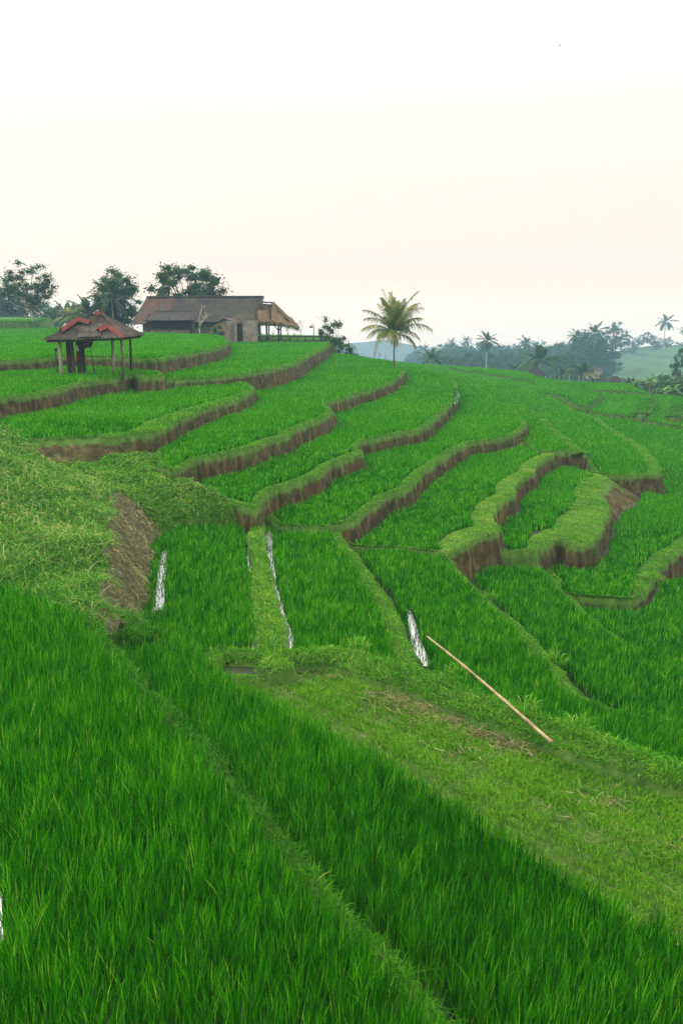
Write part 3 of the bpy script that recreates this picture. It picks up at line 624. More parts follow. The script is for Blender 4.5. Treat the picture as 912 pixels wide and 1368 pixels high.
for sl in slabs:
    if sl['crop'] == 'turf': flat_grass(sl, .12, 2.0, GRASS, 'bank_grass', 'short yellow green grass on the terrace banks')
    if sl['crop'] == 'fallow': FM = flat_grass(sl, .12, 3.6, FALLOW, 'stubble_grass', 'thin bright green grass on the fallow plot', noise=1, lean=.4, cap=4200)
FZ = [s for s in slabs if s['name'] == 'f'][0]; fz = FZ['z'] - FZ['dep']
def litter(spots, per, L0, label, tint0=.5, mat=STRAW, name='straw_litter', h=.05):
    Ps, = [[]]
    for px, py, r in spots:
        x, y = U(px, py, fz); n = int(per * r * r * 3.14)
        a = rng.uniform(0, 6.28, n); rr = r * np.abs(rng.normal(0, .5, n))
        Ps.append(np.column_stack([x + rr * np.cos(a) * 1.5, y + rr * np.sin(a) * .8, fz + .02 + h * rng.random(n) * np.exp(-(rr / r) ** 2) * 2]))
    P = np.concatenate(Ps); n = len(P); yaw = rng.uniform(0, 6.28, n); up = np.stack([np.cos(yaw), np.sin(yaw), np.abs(rng.normal(0.1, .15, n))], 1)
    o = blade_mesh(name, P, L0 * rng.uniform(.4, 1.3, n), rng.uniform(.006, .012, n) * 1.3, yaw + 1.5, rng.normal(0, .3, n), 2, np.clip(tint0 + rng.normal(0, .25, n), 0, 1), mat, up=up)
    tag(o, label, 'straw', kind='stuff')
litter([(530,942,.5),(565,955,.55),(600,967,.6),(545,930,.4),(430,895,.5),(640,985,.4),(690,1003,.45),(500,932,.35),(615,955,.4),(665,990,.4),(400,890,.3)], 420, .22, 'cut dry grass lying in heaps on the fallow plot', tint0=.5)
litter([(700,1010,.9),(560,950,1.2),(800,1080,1.0),(620,1010,1.),(870,1130,.8),(450,910,.9)], 40, .2, 'loose straw on the fallow plot', tint0=.6)

# a few rice leaves and stalks lying on the ditch water
for z, P in W_POLYS:
    xy = P[:, :2]; mn, mx = xy.min(0), xy.max(0); n = int((mx - mn).prod() * 130); Q = mn + rng.random((n, 2)) * (mx - mn); Q = Q[inside(Q, xy)]
    Q = Q[in_view(Q[:, 0], Q[:, 1])]; n = len(Q)
    if n: 
        o = blade_mesh('rice_crop', np.column_stack([Q, np.full(n, z - .03)]), .24 * rng.uniform(.4, 1.4, n), np.full(n, .02), rng.uniform(0, 6.28, n), np.abs(rng.normal(.6, .4, n)), 2, rng.random(n) * .5, RICE); tag(o, 'dense bright green young rice growing on the terraces', 'rice', kind='stuff')

def tuft(px, py, z, r, n, L0, mat, label, tint0=.6, name='grass_tuft'):
    x, y = U(px, py, z); a = rng.uniform(0, 6.28, n); rr = r * np.sqrt(rng.random(n)); zz = z + .12 * (1 - rr / r)
    o = blade_mesh(name, np.column_stack([x + rr * np.cos(a), y + rr * np.sin(a), zz]), L0 * rng.uniform(.5, 1.3, n), rng.uniform(.008, .016, n), a + rng.normal(0, .6, n), np.abs(rng.normal(.7, .3, n)), 3, np.clip(tint0 + rng.normal(0, .2, n), 0, 1), mat, droop=np.full(n, .35)); tag(o, label, 'grass', kind='stuff')
for px, py, z, r, n in [(160, 850, -5.88, .28, 420), (167, 858, -5.9, .25, 380), (163, 838, -5.85, .3, 420), (205, 858, -6.1, .2, 200)]:
    tuft(px, py, z, r, n, .38, GRASS, 'darker grass in the corner below the mound', .25)
for px, py, z, r, n in [(150, 842, -5.85, .35, 420), (168, 846, -6.0, .3, 350), (130, 828, -5.6, .4, 420), (110, 815, -5.5, .4, 400)]:
    tuft(px, py, z, r, n, .3, WEED, 'coarse pale grass at the foot of the mound', .5)
for px, py, z, r, n in [(870, 774, -8.6, .3, 220), (688, 858, -7.3, .2, 90), (742, 884, -7.3, .22, 110), (655, 800, -7.3, .15, 80), (240, 610, -5.1, .3, 160), (152, 585, -4.4, .3, 160), (480, 868, -6.4, .2, 110), (612, 903, -6.4, .2, 90), (700, 948, -6.4, .2, 100), (770, 975, -6.4, .25, 120), (890, 1040, -6.5, .25, 120)]:
    tuft(px, py, z, r, n, .26, GRASS, 'taller grass tufts on the terrace banks', .6)
grass('slope_straw', K_V, K_Q, .2, .25, STRAW, 'dry cut stalks on the slope under the terraces', 'straw', lean=1.2, droop=.6, tint0=.6, filt=lambda c, n_: n2(c[:, 0] * 1.1, c[:, 1] * 1.1, 14) > .2, hide=nb)
# ================================================================ BUILDER for solid things
class MB:
    def __init__(s): s.v = []; s.f = []
    def add(s, vs, fs):
        o = len(s.v); s.v += [tuple(v) for v in vs]; s.f += [tuple(i + o for i in f) for f in fs]; return s
    def box(s, c, size, rz=0.0, M=None):
        x, y, z = size[0] / 2, size[1] / 2, size[2] / 2
        R = Matrix.Rotation(rz, 3, 'Z') if M is None else M
        vs = [Vector(c) + R @ Vector(p) for p in [(-x,-y,-z),(x,-y,-z),(x,y,-z),(-x,y,-z),(-x,-y,z),(x,-y,z),(x,y,z),(-x,y,z)]]
        return s.add(vs, [(0,3,2,1),(4,5,6,7),(0,1,5,4),(1,2,6,5),(2,3,7,6),(3,0,4,7)])
    def beam(s, a, b, w, h=None, up=(0, 0, 1)):
        a, b = Vector(a), Vector(b); h = h or w; d = (b - a); L_ = d.length; d.normalize()
        u = Vector(up); 
        if abs(d.dot(u)) > .95: u = Vector((1, 0, 0))
        sd_ = d.cross(u).normalized(); u = sd_.cross(d)
        M = Matrix((sd_, d, u)).transposed()
        return s.box((a + b) / 2, (w, L_, h), M=M)
    def tube(s, pts, rad, seg=7, cap=True):
        pts = [Vector(p) for p in pts]; n = len(pts); o = len(s.v); prev = None
        for i, p in enumerate(pts):
            d = (pts[min(i + 1, n - 1)] - pts[max(i - 1, 0)]).normalized()
            a = prev if prev is not None else (Vector((1, 0, 0)) if abs(d.x) < .8 else Vector((0, 1, 0)))
            a = (a - d * a.dot(d)).normalized(); b = d.cross(a); prev = a
            r = rad[i] if hasattr(rad, '__len__') else rad
            for k in range(seg):
                t = 2 * math.pi * k / seg; s.v.append(tuple(p + (a * math.cos(t) + b * math.sin(t)) * r))
        for i in range(n - 1):
            for k in range(seg):
                s.f.append((o + i * seg + k, o + i * seg + (k + 1) % seg, o + (i + 1) * seg + (k + 1) % seg, o + (i + 1) * seg + k))
        if cap: s.f.append(tuple(o + (n - 1) * seg + k for k in range(seg))); s.f.append(tuple(o + k for k in reversed(range(seg))))
        return s
    def sheet(s, a, b, c, d, th=.04, nu=1, nv=1, fn=None):
        """slab between corners a b (lower) and d c (upper), thickness along the normal; fn(u,v) -> offset"""
        a, b, c, d = map(Vector, (a, b, c, d)); n = (b - a).cross(d - a).normalized()
        if n.z < 0: n = -n
        top = []; bot = []
        for j in range(nv + 1):
            for i in range(nu + 1):
                u, v = i / nu, j / nv; p = (a * (1 - u) + b * u) * (1 - v) + (d * (1 - u) + c * u) * v
                o_ = fn(u, v) if fn else 0
                top.append(p + n * o_); bot.append(p + n * (o_ - th))
        m = len(top); fs = []
        I = lambda i, j: j * (nu + 1) + i
        for j in range(nv):
            for i in range(nu):
                fs.append((I(i, j), I(i + 1, j), I(i + 1, j + 1), I(i, j + 1))); fs.append((m + I(i, j), m + I(i, j + 1), m + I(i + 1, j + 1), m + I(i + 1, j)))
        for i in range(nu):
            fs.append((I(i, 0), m + I(i, 0), m + I(i + 1, 0), I(i + 1, 0))); fs.append((I(i, nv), I(i + 1, nv), m + I(i + 1, nv), m + I(i, nv)))
        for j in range(nv):
            fs.append((I(0, j), I(0, j + 1), m + I(0, j + 1), m + I(0, j))); fs.append((I(nu, j), m + I(nu, j), m + I(nu, j + 1), I(nu, j + 1)))
        return s.add(top + bot, fs)
    def build(s, name, mat, parent=None, smooth=False, loc=None):
        me = bpy.data.meshes.new(name)
        off = Vector(loc) if loc is not None else Vector((0, 0, 0))
        me.from_pydata([Vector(v) - off for v in s.v], [], s.f); me.update()
        if smooth:
            for p in me.polygons: p.use_smooth = True
        bm = bmesh.new(); bm.from_mesh(me); bmesh.ops.recalc_face_normals(bm, faces=bm.faces); bm.to_mesh(me); bm.free()
        me.materials.append(mat)
        o = link(bpy.data.objects.new(name, me), None)
        if parent is not None:
            o.parent = parent
            if loc is None: o.matrix_parent_inverse = Matrix.Translation(parent.location).inverted() if parent.rotation_euler.z == 0 else (Matrix.Translation(parent.location) @ Matrix.Rotation(parent.rotation_euler.z, 4, 'Z')).inverted()
        return o
def copy_tree(o, parent=None):
    c = o.copy(); C.objects.link(c)
    if parent is not None: c.parent = parent
    for ch in list(o.children): copy_tree(ch, c)
    return c

WOOD = noise_mat('weathered_wood', [(.3, (.07, .055, .042)), (.6, (.16, .13, .10)), (.8, (.26, .22, .17))], scale=6, stretch=(1, 1, .15), bump=.3)
PALEWOOD = noise_mat('pale_post', [(.3, (.22, .19, .15)), (.7, (.42, .37, .30))], scale=5, stretch=(1, 1, .2), bump=.3)
DARKWOOD = noise_mat('dark_wood', [(.3, (.018, .014, .012)), (.7, (.05, .038, .03))], scale=6, stretch=(1, 1, .15), bump=.3)
TIN = noise_mat('weathered_tin', [(.3, (.022, .019, .017)), (.52, (.05, .044, .038)), (.75, (.11, .098, .085))], scale=2.2, detail=8, rough=.75, bump=.15)
REDTIN = noise_mat('red_ridge_cap', [(.3, (.06, .012, .010)), (.55, (.13, .016, .015)), (.8, (.19, .04, .03))], scale=3, rough=.6, bump=.1)
REDCLOTH = noise_mat('red_cloth', [(.3, (.3, .02, .02)), (.7, (.5, .05, .04))], scale=5, bump=.2)
WHITECLOTH = noise_mat('white_cloth', [(.3, (.45, .45, .42)), (.7, (.75, .74, .7))], scale=5, bump=.1)
GREYCLOTH = noise_mat('grey_sheet', [(.3, (.10, .09, .08)), (.7, (.2, .18, .15))], scale=3, bump=.2)
PLASTER = noise_mat('stained_plaster', [(.3, (.10, .085, .065)), (.5, (.19, .165, .13)), (.75, (.28, .25, .2))], scale=1.4, detail=9, bump=.15)
YPLASTER = noise_mat('yellow_plaster', [(.3, (.22, .16, .08)), (.7, (.36, .28, .15))], scale=1.4, detail=8, bump=.1)
THATCH = noise_mat('thatch', [(.3, (.05, .034, .018)), (.5, (.115, .08, .042)), (.75, (.23, .165, .09))], scale=9, detail=8, stretch=(1, 1, .25), bump=.8, dist=.06)
DKTHATCH = noise_mat('dark_thatch', [(.3, (.03, .022, .015)), (.7, (.10, .07, .045))], scale=9, detail=8, stretch=(1, 1, .25), bump=.8, dist=.06)
METAL = noise_mat('dark_metal', [(.3, (.02, .02, .022)), (.7, (.05, .05, .055))], scale=4, rough=.5, bump=0)
BAMBOO = noise_mat('bamboo', [(.35, (.16, .11, .055)), (.5, (.30, .22, .12)), (.7, (.42, .33, .2))], scale=5, stretch=(1, 1, 1), bump=.1, rough=.5)
def tile_mat(name, c1, c2, c3, scale_u, moss=.0):
    """rows of clay tiles in the roof's own UV-free object space: banded along z and across x"""
    m, t, n, l, b = mat_new(name)
    g = n.new('ShaderNodeTexCoord')
    no = n.new('ShaderNodeTexNoise'); no.inputs['Scale'].default_value = .6; no.inputs['Detail'].default_value = 9; no.inputs['Roughness'].default_value = .7; l.new(g.outputs['Object'], no.inputs[0])
    r = ramp(n, [(.32, c1), (.5, c2), (.68, c3)]); l.new(no.outputs[0], r.inputs[0])
    sx = n.new('ShaderNodeSeparateXYZ'); l.new(g.outputs['Object'], sx.inputs[0])
    def band(sock, k):
        a = n.new('ShaderNodeMath'); a.operation = 'MULTIPLY'; l.new(sock, a.inputs[0]); a.inputs[1].default_value = k
        f = n.new('ShaderNodeMath'); f.operation = 'FRACT'; l.new(a.outputs[0], f.inputs[0]); return f
    fx, fz = band(sx.outputs[0], 1 / scale_u), band(sx.outputs[2], 1 / (scale_u * .75))
    mn = n.new('ShaderNodeMath'); mn.operation = 'MULTIPLY'; l.new(fx.outputs[0], mn.inputs[0]); l.new(fz.outputs[0], mn.inputs[1])
    bp = n.new('ShaderNodeBump'); bp.inputs['Strength'].default_value = .9; bp.inputs['Distance'].default_value = .08; l.new(mn.outputs[0], bp.inputs['Height']); l.new(bp.outputs[0], b.inputs['Normal'])
    v = n.new('ShaderNodeTexVoronoi'); v.inputs['Scale'].default_value = 1 / scale_u; l.new(g.outputs['Object'], v.inputs[0])
    mx = n.new('ShaderNodeMix'); mx.data_type = 'RGBA'; mx.blend_type = 'MULTIPLY'; mx.inputs[0].default_value = .6; l.new(r.outputs[0], mx.inputs[6]); l.new(v.outputs['Color'], mx.inputs[7])
    hs = n.new('ShaderNodeHueSaturation'); hs.inputs['Saturation'].default_value = .95; hs.inputs['Value'].default_value = .4; l.new(mx.outputs[2], hs.inputs['Color'])
    l.new(hs.outputs[0], b.inputs['Base Color']); b.inputs['Roughness'].default_value = .9
    return m
TILE_RED = tile_mat('red_clay_tiles', (.11, .05, .035), (.19, .085, .06), (.26, .13, .09), .35)
TILE_OLD = tile_mat('mossy_old_tiles', (.035, .03, .026), (.07, .056, .042), (.17, .15, .05), .3)
TILE_DARK = tile_mat('dark_roof_tiles', (.03, .024, .022), (.055, .042, .038), (.08, .06, .055), .3)

def corr(pitch_u, length, amp=.025):
    return lambda u, v: amp * math.sin(u * length / pitch_u * 2 * math.pi)

# ---------------------------------------------------------------- HUT (open shelter with tin roof)
HG = -3.65
FL, FR, BR = UD(57, 454, 43.4), UD(168, 450.5, 43.2), UD(193, 447, 47.4)
BL = FL + (BR - FR); BL.z = BR.z
A1, A2 = UD(120, 420.5, 45.4), UD(134, 417.5, 45.7)
hut = empty('field_shelter', (-14.9, 45.3, HG))
tag(hut, 'open field shelter with rusty grey tin roof, red ridge caps and bare posts', 'shelter')
def roofface(a, b, c, d, name='roof', mat=TIN, th=.03, parent=hut):
    L_ = (Vector(b) - Vector(a)).length; nu = max(8, int(L_ / .045))
    return MB().sheet(a, b, c, d, th, nu=nu, nv=3, fn=corr(.19, L_, .03)).build(name, mat, parent)
roofface(FL, FR, A2, A1); roofface(FR + Vector((.02, 0, 0)), BR, A2 + Vector((.02, .05, 0)), A2 + Vector((.02, 0, 0)))
roofface(BR, BL, A1 + Vector((0, .06, 0)), A2 + Vector((0, .06, 0))); roofface(BL, FL, A1 - Vector((.02, 0, 0)), A1 + Vector((-.02, .06, 0)))
# lapped extra sheets that sit proud of the front face
def on_front(u, v, h=.07):
    p = (FL * (1 - u) + FR * u) * (1 - v) + (A1 * (1 - u) + A2 * u) * v
    n = (FR - FL).cross(A1 - FL).normalized(); n = n if n.z > 0 else -n
    return p + n * h
MB().sheet(on_front(.42, .02), on_front(.70, .02), on_front(.78, .5), on_front(.30, .62), .03, nu=30, nv=2, fn=corr(.19, 1.4, .03)).build('roof_patch', TIN, hut)
def cap(p0, p1, wdt, h=.07):
    """folded ridge cap: two narrow strips meeting on the line p0 p1"""
    p0, p1 = Vector(p0), Vector(p1); m = MB(); d = (p1 - p0).normalized(); s_ = d.cross(Vector((0, 0, 1))).normalized()
    dn = Vector((0, 0, -wdt * .55))
    m.sheet(p0 + s_ * wdt + dn, p1 + s_ * wdt + dn, p1 + Vector((0, 0, h)), p0 + Vector((0, 0, h)), .02)
    m.sheet(p0 - s_ * wdt + dn, p1 - s_ * wdt + dn, p1 + Vector((0, 0, h)), p0 + Vector((0, 0, h)), .02)
    return m
RC = .1
cap(UD(81, 440.5, 43.7), UD(104, 424.5, 44.7), .19, .07).build('ridge_cap', REDTIN, hut)
cap(UD(103.5, 424.7, 44.7), UD(121, 430.5, 44.4), .19, .07).build('ridge_cap', REDTIN, hut)
cap(UD(126, 417, 45.55), UD(140, 420, 45.7), .22, .08).build('ridge_cap', REDTIN, hut)
cap(UD(143.5, 433.6, 44.2), UD(168, 450, 43.3), .19, .08).build('ridge_cap', REDTIN, hut)
cap(UD(131, 440, 43.7), UD(144, 433.2, 44.2), .2, .08).build('ridge_cap', REDTIN, hut)
for (tx, ty, bx, by, Y, r, mt, zb) in [(79.5, 454, 81, 492, 44.2, .12, PALEWOOD, HG), (150, 452, 151.5, 492, 46.4, .12, PALEWOOD, HG), (162.3, 451, 163.5, 495, 43.8, .10, WOOD, HG), (174, 450, 174.5, 490, 47.0, .085, DARKWOOD, HG), (93, 452, 95, 489, 47.2, .1, WOOD, HG)]:
    t = UD(tx, ty - 1, Y); b = UD(bx, by, Y); b.z = zb - .1
    mbx = MB().tube([b, (b + t) / 2 + Vector((.02, 0, 0)), t], [r * .78, r * .74, r * .7], 8).build('post', mt, hut, smooth=True)
for a, b in ((FL, FR), (FR, BR), (BR, BL), (BL, FL)):
    k = Vector((0, 0, -.1)); c_ = (FL + BR) / 2
    MB().beam(a + (c_ - a) * .09 + k, b + (c_ - b) * .09 + k, .09, .1).build('eave_beam', DARKWOOD, hut)
# back boards of the shelter's left corner
for (x0, x1, y1, Y, mt) in [(88, 93, 489, 45.4, DARKWOOD), (93.5, 98, 489, 45.7, WOOD), (101, 112, 489, 45.1, DARKWOOD)]:
    a = UD(x0, 455, Y); b = UD(x1, 455, Y); m = MB(); m.box(((a.x + b.x) / 2, Y, (HG + a.z) / 2), (b.x - a.x, .06, a.z - HG + .1)); m.build('board', mt, hut)
g = MB(); a, b = UD(112, 449, 46.0), UD(126, 452, 46.2); c2, d2 = UD(122, 463, 46.4), UD(112, 466, 46.1)
g.sheet(d2, c2, b, a, .03, nu=14, nv=3, fn=corr(.25, 1.2, .03)).build('grey_sheet', GREYCLOTH, hut)
def cloth(x0, y0, x1, y1, Y, mt, label, name='hanging_cloth', grp=None):
    a, b = UD(x0, y0, Y), UD(x1, y1, Y); m = MB(); w_ = b.x - a.x; nz = 8
    m.sheet((a.x, Y, b.z), (b.x, Y, b.z), (b.x - .02, Y, a.z), (a.x + .02, Y, a.z), .02, nu=10, nv=6, fn=lambda u, v: .05 * math.sin(u * 11 + v * 2) * (1 - v * .6))
    o = m.build(name, mt); tag(o, label, 'cloth', grp); return o
cloth(88.5, 469, 91.5, 484, 45.2, REDCLOTH, 'red cloth hanging on the left board of the shelter')
cloth(103.5, 470, 106.5, 481, 44.9, REDCLOTH, 'red cloth hanging on the dark wide board of the shelter')
cloth(100.2, 461, 105.3, 469, 44.85, WHITECLOTH, 'white cloth hanging under the shelter roof above a red one')
st = MB().tube([UD(119.5, 456, 45.0), (UD(127, 489, 44.7).x, 44.7, HG)], [.02, .025], 6).build('leaning_stick', DARKWOOD); tag(st, 'thin dark stick leaning inside the open shelter', 'stick')
stk = MB().tube([(UD(76.5, 492, 45.1).x, 45.1, HG), UD(74.6, 466, 45.1)], [.03, .025], 6).tube([UD(73.6, 467.5, 45.1), UD(76.6, 467, 45.1)], [.07, .08], 8).build('short_stake', DARKWOOD); tag(stk, 'short dark stake with a knob beside the left post of the shelter', 'stake')
# stones stacked under the shelter's right corner
# ---------------------------------------------------------------- HOUSE
HZ = -3.85
house = empty('farmhouse', (-16, 100, HZ)); tag(house, 'long low farmhouse with a red and mossy grey tiled roof behind the rice', 'house')
def P3(px, py, Y): return UD(px, py, Y)
ridgeL, ridgeM, ridgeR = P3(196, 397.5, 103), P3(232, 397.5, 103), P3(352, 397, 103)
eL, eM, eR = P3(174, 432.5, 98.5), P3(222, 431.5, 98.5), P3(338.5, 428.5, 98.5)
def slope(a, b, c, d, name, mat, parent, th=.12, sag=.05, nu=24, nv=8):
    return MB().sheet(a, b, c, d, th, nu=nu, nv=nv, fn=lambda u, v: -sag * math.sin(v * 3.14) + .02 * math.sin(u * 31) * (1 - v)).build(name, mat, parent)
slope(eL, eM, ridgeM, ridgeL, 'roof', TILE_RED, house); rf = slope(eM + Vector((.02, 0, 0)), eR, ridgeR, ridgeM + Vector((.02, 0, 0)), 'roof', TILE_OLD, house)
def mirror(p, dy=9.0): return Vector((p.x, p.y + dy, p.z))
slope(mirror(eR), mirror(eL), ridgeL + Vector((0, .1, 0)), ridgeR + Vector((0, .1, 0)), 'roof', TILE_OLD, house)
slope(mirror(eL), eL, ridgeL, ridgeL + Vector((0, .1, 0)), 'hip', TILE_RED, house)
MB().tube([ridgeL + Vector((0, 0, .05)), ridgeR + Vector((0, 0, .05))], [.13, .13], 8).build('ridge', TILE_OLD, house)
# verge board on the right gable, open dark gable
g1, g2_, g3 = eR + Vector((-.35, .2, -.15)), mirror(eR) + Vector((-.35, -.2, -.15)), ridgeR + Vector((-.35, 0, -.2))
MB().add([g1, g2_, g3, g1 - Vector((.12, 0, 0)), g2_ - Vector((.12, 0, 0)), g3 - Vector((.12, 0, 0))], [(0, 1, 2), (3, 5, 4), (0, 3, 4, 1), (1, 4, 5, 2), (2, 5, 3, 0)]).build('gable', DARKWOOD, house)
MB().beam(eR + Vector((.06, -.05, .05)), ridgeR + Vector((.06, 0, .05)), .1, .22).build('verge_board', WOOD, house)
# walls
wx0, wx1 = eL.x + 1.2, eR.x - .7
zt_ = eL.z + .35
MB().box(((wx0 + wx1) / 2, 99.6, (HZ + zt_) / 2), (wx1 - wx0, .2, zt_ - HZ)).build('wall', PLASTER, house)
MB().box(((wx0 + wx1) / 2, 106.4, (HZ + zt_) / 2), (wx1 - wx0, .2, zt_ - HZ)).build('wall', PLASTER, house)
MB().box((wx0 + .1, 103, (HZ + zt_) / 2), (.2, 6.6, zt_ - HZ)).build('wall', PLASTER, house)
MB().box((wx1 - .1, 103, (HZ + zt_) / 2), (.2, 6.6, zt_ - HZ)).build('wall', PLASTER, house)
# lean-to annex
annex = empty('dark_shed', (P3(228, 440, 96).x, 96, HZ)); tag(annex, 'low dark shed with brown tiled roof in front of the long farmhouse', 'shed')
a0, a1, a2, a3 = P3(193, 428, 94.6), P3(260, 427.5, 94.6), P3(258, 414.5, 97.2), P3(206, 415.5, 97.2)
slope(a0, a1, a2, a3, 'roof', TILE_DARK, annex, nu=16)
MB().beam(a3 + Vector((0, 0, .06)), a2 + Vector((0, 0, .06)), .16, .12).build('ridge', WOOD, annex)
x0, x1 = P3(197, 440, 95.4).x, P3(256, 440, 95.4).x; zt2 = P3(225, 424, 95.4).z
MB().box(((x0 + x1) / 2, 95.9, (HZ + zt2) / 2), (x1 - x0, .12, zt2 - HZ)).build('wall', DARKWOOD, annex)
for xx in (x0 + .1, x1 - .1): MB().box((xx, 97.0, (HZ + zt2 + .3) / 2), (.12, 2.1, zt2 + .3 - HZ)).build('wall', DARKWOOD, annex)
MB().box(((x0 + x1) / 2, 95.4, P3(230, 441, 95.4).z - .25), (x1 - x0 - .6, .08, .5)).build('low_boards', WOOD, annex)
for xx in (x0 + .1, (x0 + x1) / 2, x1 - .1): MB().tube([(xx, 95.1, HZ), (xx, 95.1, zt2)], .07, 6).build('post', DARKWOOD, annex)
# small plastered shed with doorway, at the right end
shed = empty('plastered_shed', (P3(310, 450, 94).x, 94, HZ)); tag(shed, 'small stained plaster shed with a dark doorway and little red tin gable', 'shed')
def wallpx(xa, xb, yt, Y, mt, th=.15, name='wall', parent=shed, zb=HZ):
    a, b = P3(xa, yt, Y), P3(xb, yt, Y); return MB().box(((a.x + b.x) / 2, Y, (zb + a.z) / 2), (b.x - a.x, th, a.z - zb)).build(name, mt, parent)
wallpx(302, 316, 429, 93.4, PLASTER); wallpx(324, 344, 428, 93.4, PLASTER); wallpx(316, 324, 430, 94.2, DARKWOOD, name='door')
a, b = P3(316, 428.5, 93.4), P3(324, 432, 93.4); MB().box(((a.x + b.x) / 2, 93.4, (a.z + b.z) / 2), (b.x - a.x + .02, .16, a.z - b.z)).build('lintel', WOOD, shed)
a = P3(303, 429, 93.4); b = P3(343, 428, 93.4)
MB().box((a.x, 95.3, (HZ + a.z) / 2), (.15, 3.7, a.z - HZ)).build('wall', PLASTER, shed); MB().box((b.x, 95.3, (HZ + a.z) / 2), (.15, 3.7, a.z - HZ)).build('wall', PLASTER, shed)
wallpx(308, 313, 431, 93.3, WOOD, th=.05, name='panel')
# little gable in front-left
ga, gb, gc = P3(278, 436, 94.4), P3(300, 426, 94.4), P3(322, 431, 94.4)
MB().add([ga + Vector((.3, 0, -.05)), gb - Vector((0, 0, .06)), gc + Vector((-1.0, 0, -.1)), (gc.x - 1.0, gc.y, HZ), (ga.x + .3, ga.y, HZ)], [(0, 1, 2, 3, 4)]).build('gable_wall', YPLASTER, shed)
slope(ga + Vector((0, -.5, 0)), ga + Vector((0, 3.5, 0)), gb + Vector((0, 3.5, .04)), gb + Vector((0, -.5, .04)), 'roof', TILE_OLD, shed, th=.06, sag=.0, nu=8, nv=4)
slope(gc + Vector((0, 3.5, 0)), gc + Vector((0, -.5, 0)), gb + Vector((0.02, -.5, .04)), gb + Vector((.02, 3.5, .04)), 'roof', TILE_RED, shed, th=.06, sag=.0, nu=8, nv=4)
# thatched terrace roof
pav = empty('thatched_pavilion', (P3(370, 455, 97).x, 97, HZ)); tag(pav, 'open pavilion with shaggy thatched roof and deck at the right of the farmhouse', 'pavilion')
def shag(a, b, c, d, name, mat, parent, th=.3, seed=0):
    rr = random.Random(seed)
    return MB().sheet(a, b, c, d, th, nu=30, nv=8, fn=lambda u, v: .07 * rr.random() + .08 * math.sin(u * 17 + seed)).build(name, mat, parent)
# main thatch: falls to the right; near face visible
t1, t2 = P3(361, 404, 96.5), P3(398, 436, 94.5)
shag(P3(362, 429, 93.8), P3(399, 437.5, 93.8), P3(397, 432, 96.5), P3(364, 404, 96.6), 'thatch', THATCH, pav, .32, 1)
shag(P3(399, 437.5, 93.8), P3(397, 436, 100.5), P3(366, 405, 99.5), P3(364, 404, 96.6), 'thatch', THATCH, pav, .3, 2)
shag(P3(345, 430, 93.9), P3(361, 430.5, 93.9), P3(358, 415, 95.8), P3(343, 414, 95.8), 'thatch', THATCH, pav, .35, 3)
shag(P3(360, 431, 94.6), P3(372, 430.5, 94.6), P3(366, 408, 97.0), P3(352, 406, 97.2), 'thatch', DKTHATCH, pav, .25, 4)
MB().beam(P3(343, 403, 97.5), P3(366, 404.5, 96.8), .5, .15).build('flashing', TIN, pav)
MB().beam(P3(338, 433, 94.8), P3(392, 435, 94.8), .16, .22).build('beam', DARKWOOD, pav)
MB().beam(P3(338, 432, 99), P3(392, 434, 99), .16, .22).build('beam', DARKWOOD, pav)
MB().sheet(P3(338, 431, 98.2), P3(378, 433, 98.2), P3(366, 407, 98.6), P3(344, 405, 98.6), .1, 8, 4).build('interior_shade_sheet', DKTHATCH, pav)  # dark sheet added behind the thatch, standing in for the shaded interior
# fringe of loose thatch stalks along the lower edges
def fringe(a, b, n, L0, mat):
    t = rng.random(n)[:, None]; a, b = np.array(a), np.array(b); Pp = a * (1 - t) + b * t + rng.normal(0, .04, (n, 3))
    o = blade_mesh('thatch_fringe', Pp, L0 * rng.uniform(.5, 1.3, n), np.full(n, .08), rng.uniform(0, 6.28, n), np.abs(rng.normal(.15, .1, n)), 1, rng.random(n), mat, up=np.tile([0., 0, -1], (n, 1)))
    o.parent = pav; o.matrix_parent_inverse = Matrix.Translation(pav.location).inverted()
    o['kind'] = 'stuff'
fringe(P3(362, 428.5, 93.75), P3(399, 437.5, 93.75), 260, .5, STRAW); fringe(P3(345, 430, 93.8), P3(361, 430.5, 93.8), 160, .45, STRAW); fringe(P3(399, 437, 93.8), P3(397, 436, 99), 90, .4, STRAW)
for px_, Y in ((343, 94.6), (356, 94.6), (372, 94.6), (345, 99), (359, 99), (375, 99)):
    t = P3(px_, 433, Y); MB().box((t.x, Y, (HZ + t.z) / 2), (.2 if Y < 96 else .14, .2, t.z - HZ)).build('post', DARKWOOD, pav)
    if px_ == 372:
        MB().beam((t.x, Y, t.z - .75), (t.x - .6, Y, t.z - .05), .09).build('brace', DARKWOOD, pav); MB().beam((t.x, Y, t.z - .75), (t.x + .6, Y, t.z - .05), .09).build('brace', DARKWOOD, pav)
deck = empty('terrace_railing', (P3(410, 455, 93).x, 93.4, HZ)); tag(deck, 'dark wooden terrace railing running out from the thatched pavilion', 'railing')
y_ = 93.3
a, b = P3(345, 450, y_), P3(435, 449.5, y_)
MB().beam(a, b, .12, .14).build('top_rail', DARKWOOD, deck); MB().beam(P3(405, 454.5, y_), P3(435, 455, y_), .08, .1).build('lower_rail', DARKWOOD, deck)
MB().beam(P3(435, 449.5, y_), P3(433, 449, 98), .12, .12).build('top_rail', DARKWOOD, deck)
for px_ in (345, 372, 387, 397.5, 408, 418.5, 429, 434.5):
    t = P3(px_, 450, y_); w_ = .2 if px_ > 428 else .12; dz = 1.9 if px_ > 415 else .7
    MB().box((t.x, y_ + .01, t.z - dz / 2 + .02), (w_, .14, dz)).build('post', DARKWOOD, deck)
for px_, h in ((352, 1), (362, .8), (381, .9)):   # chairs seen as dark shapes on the deck
    pass
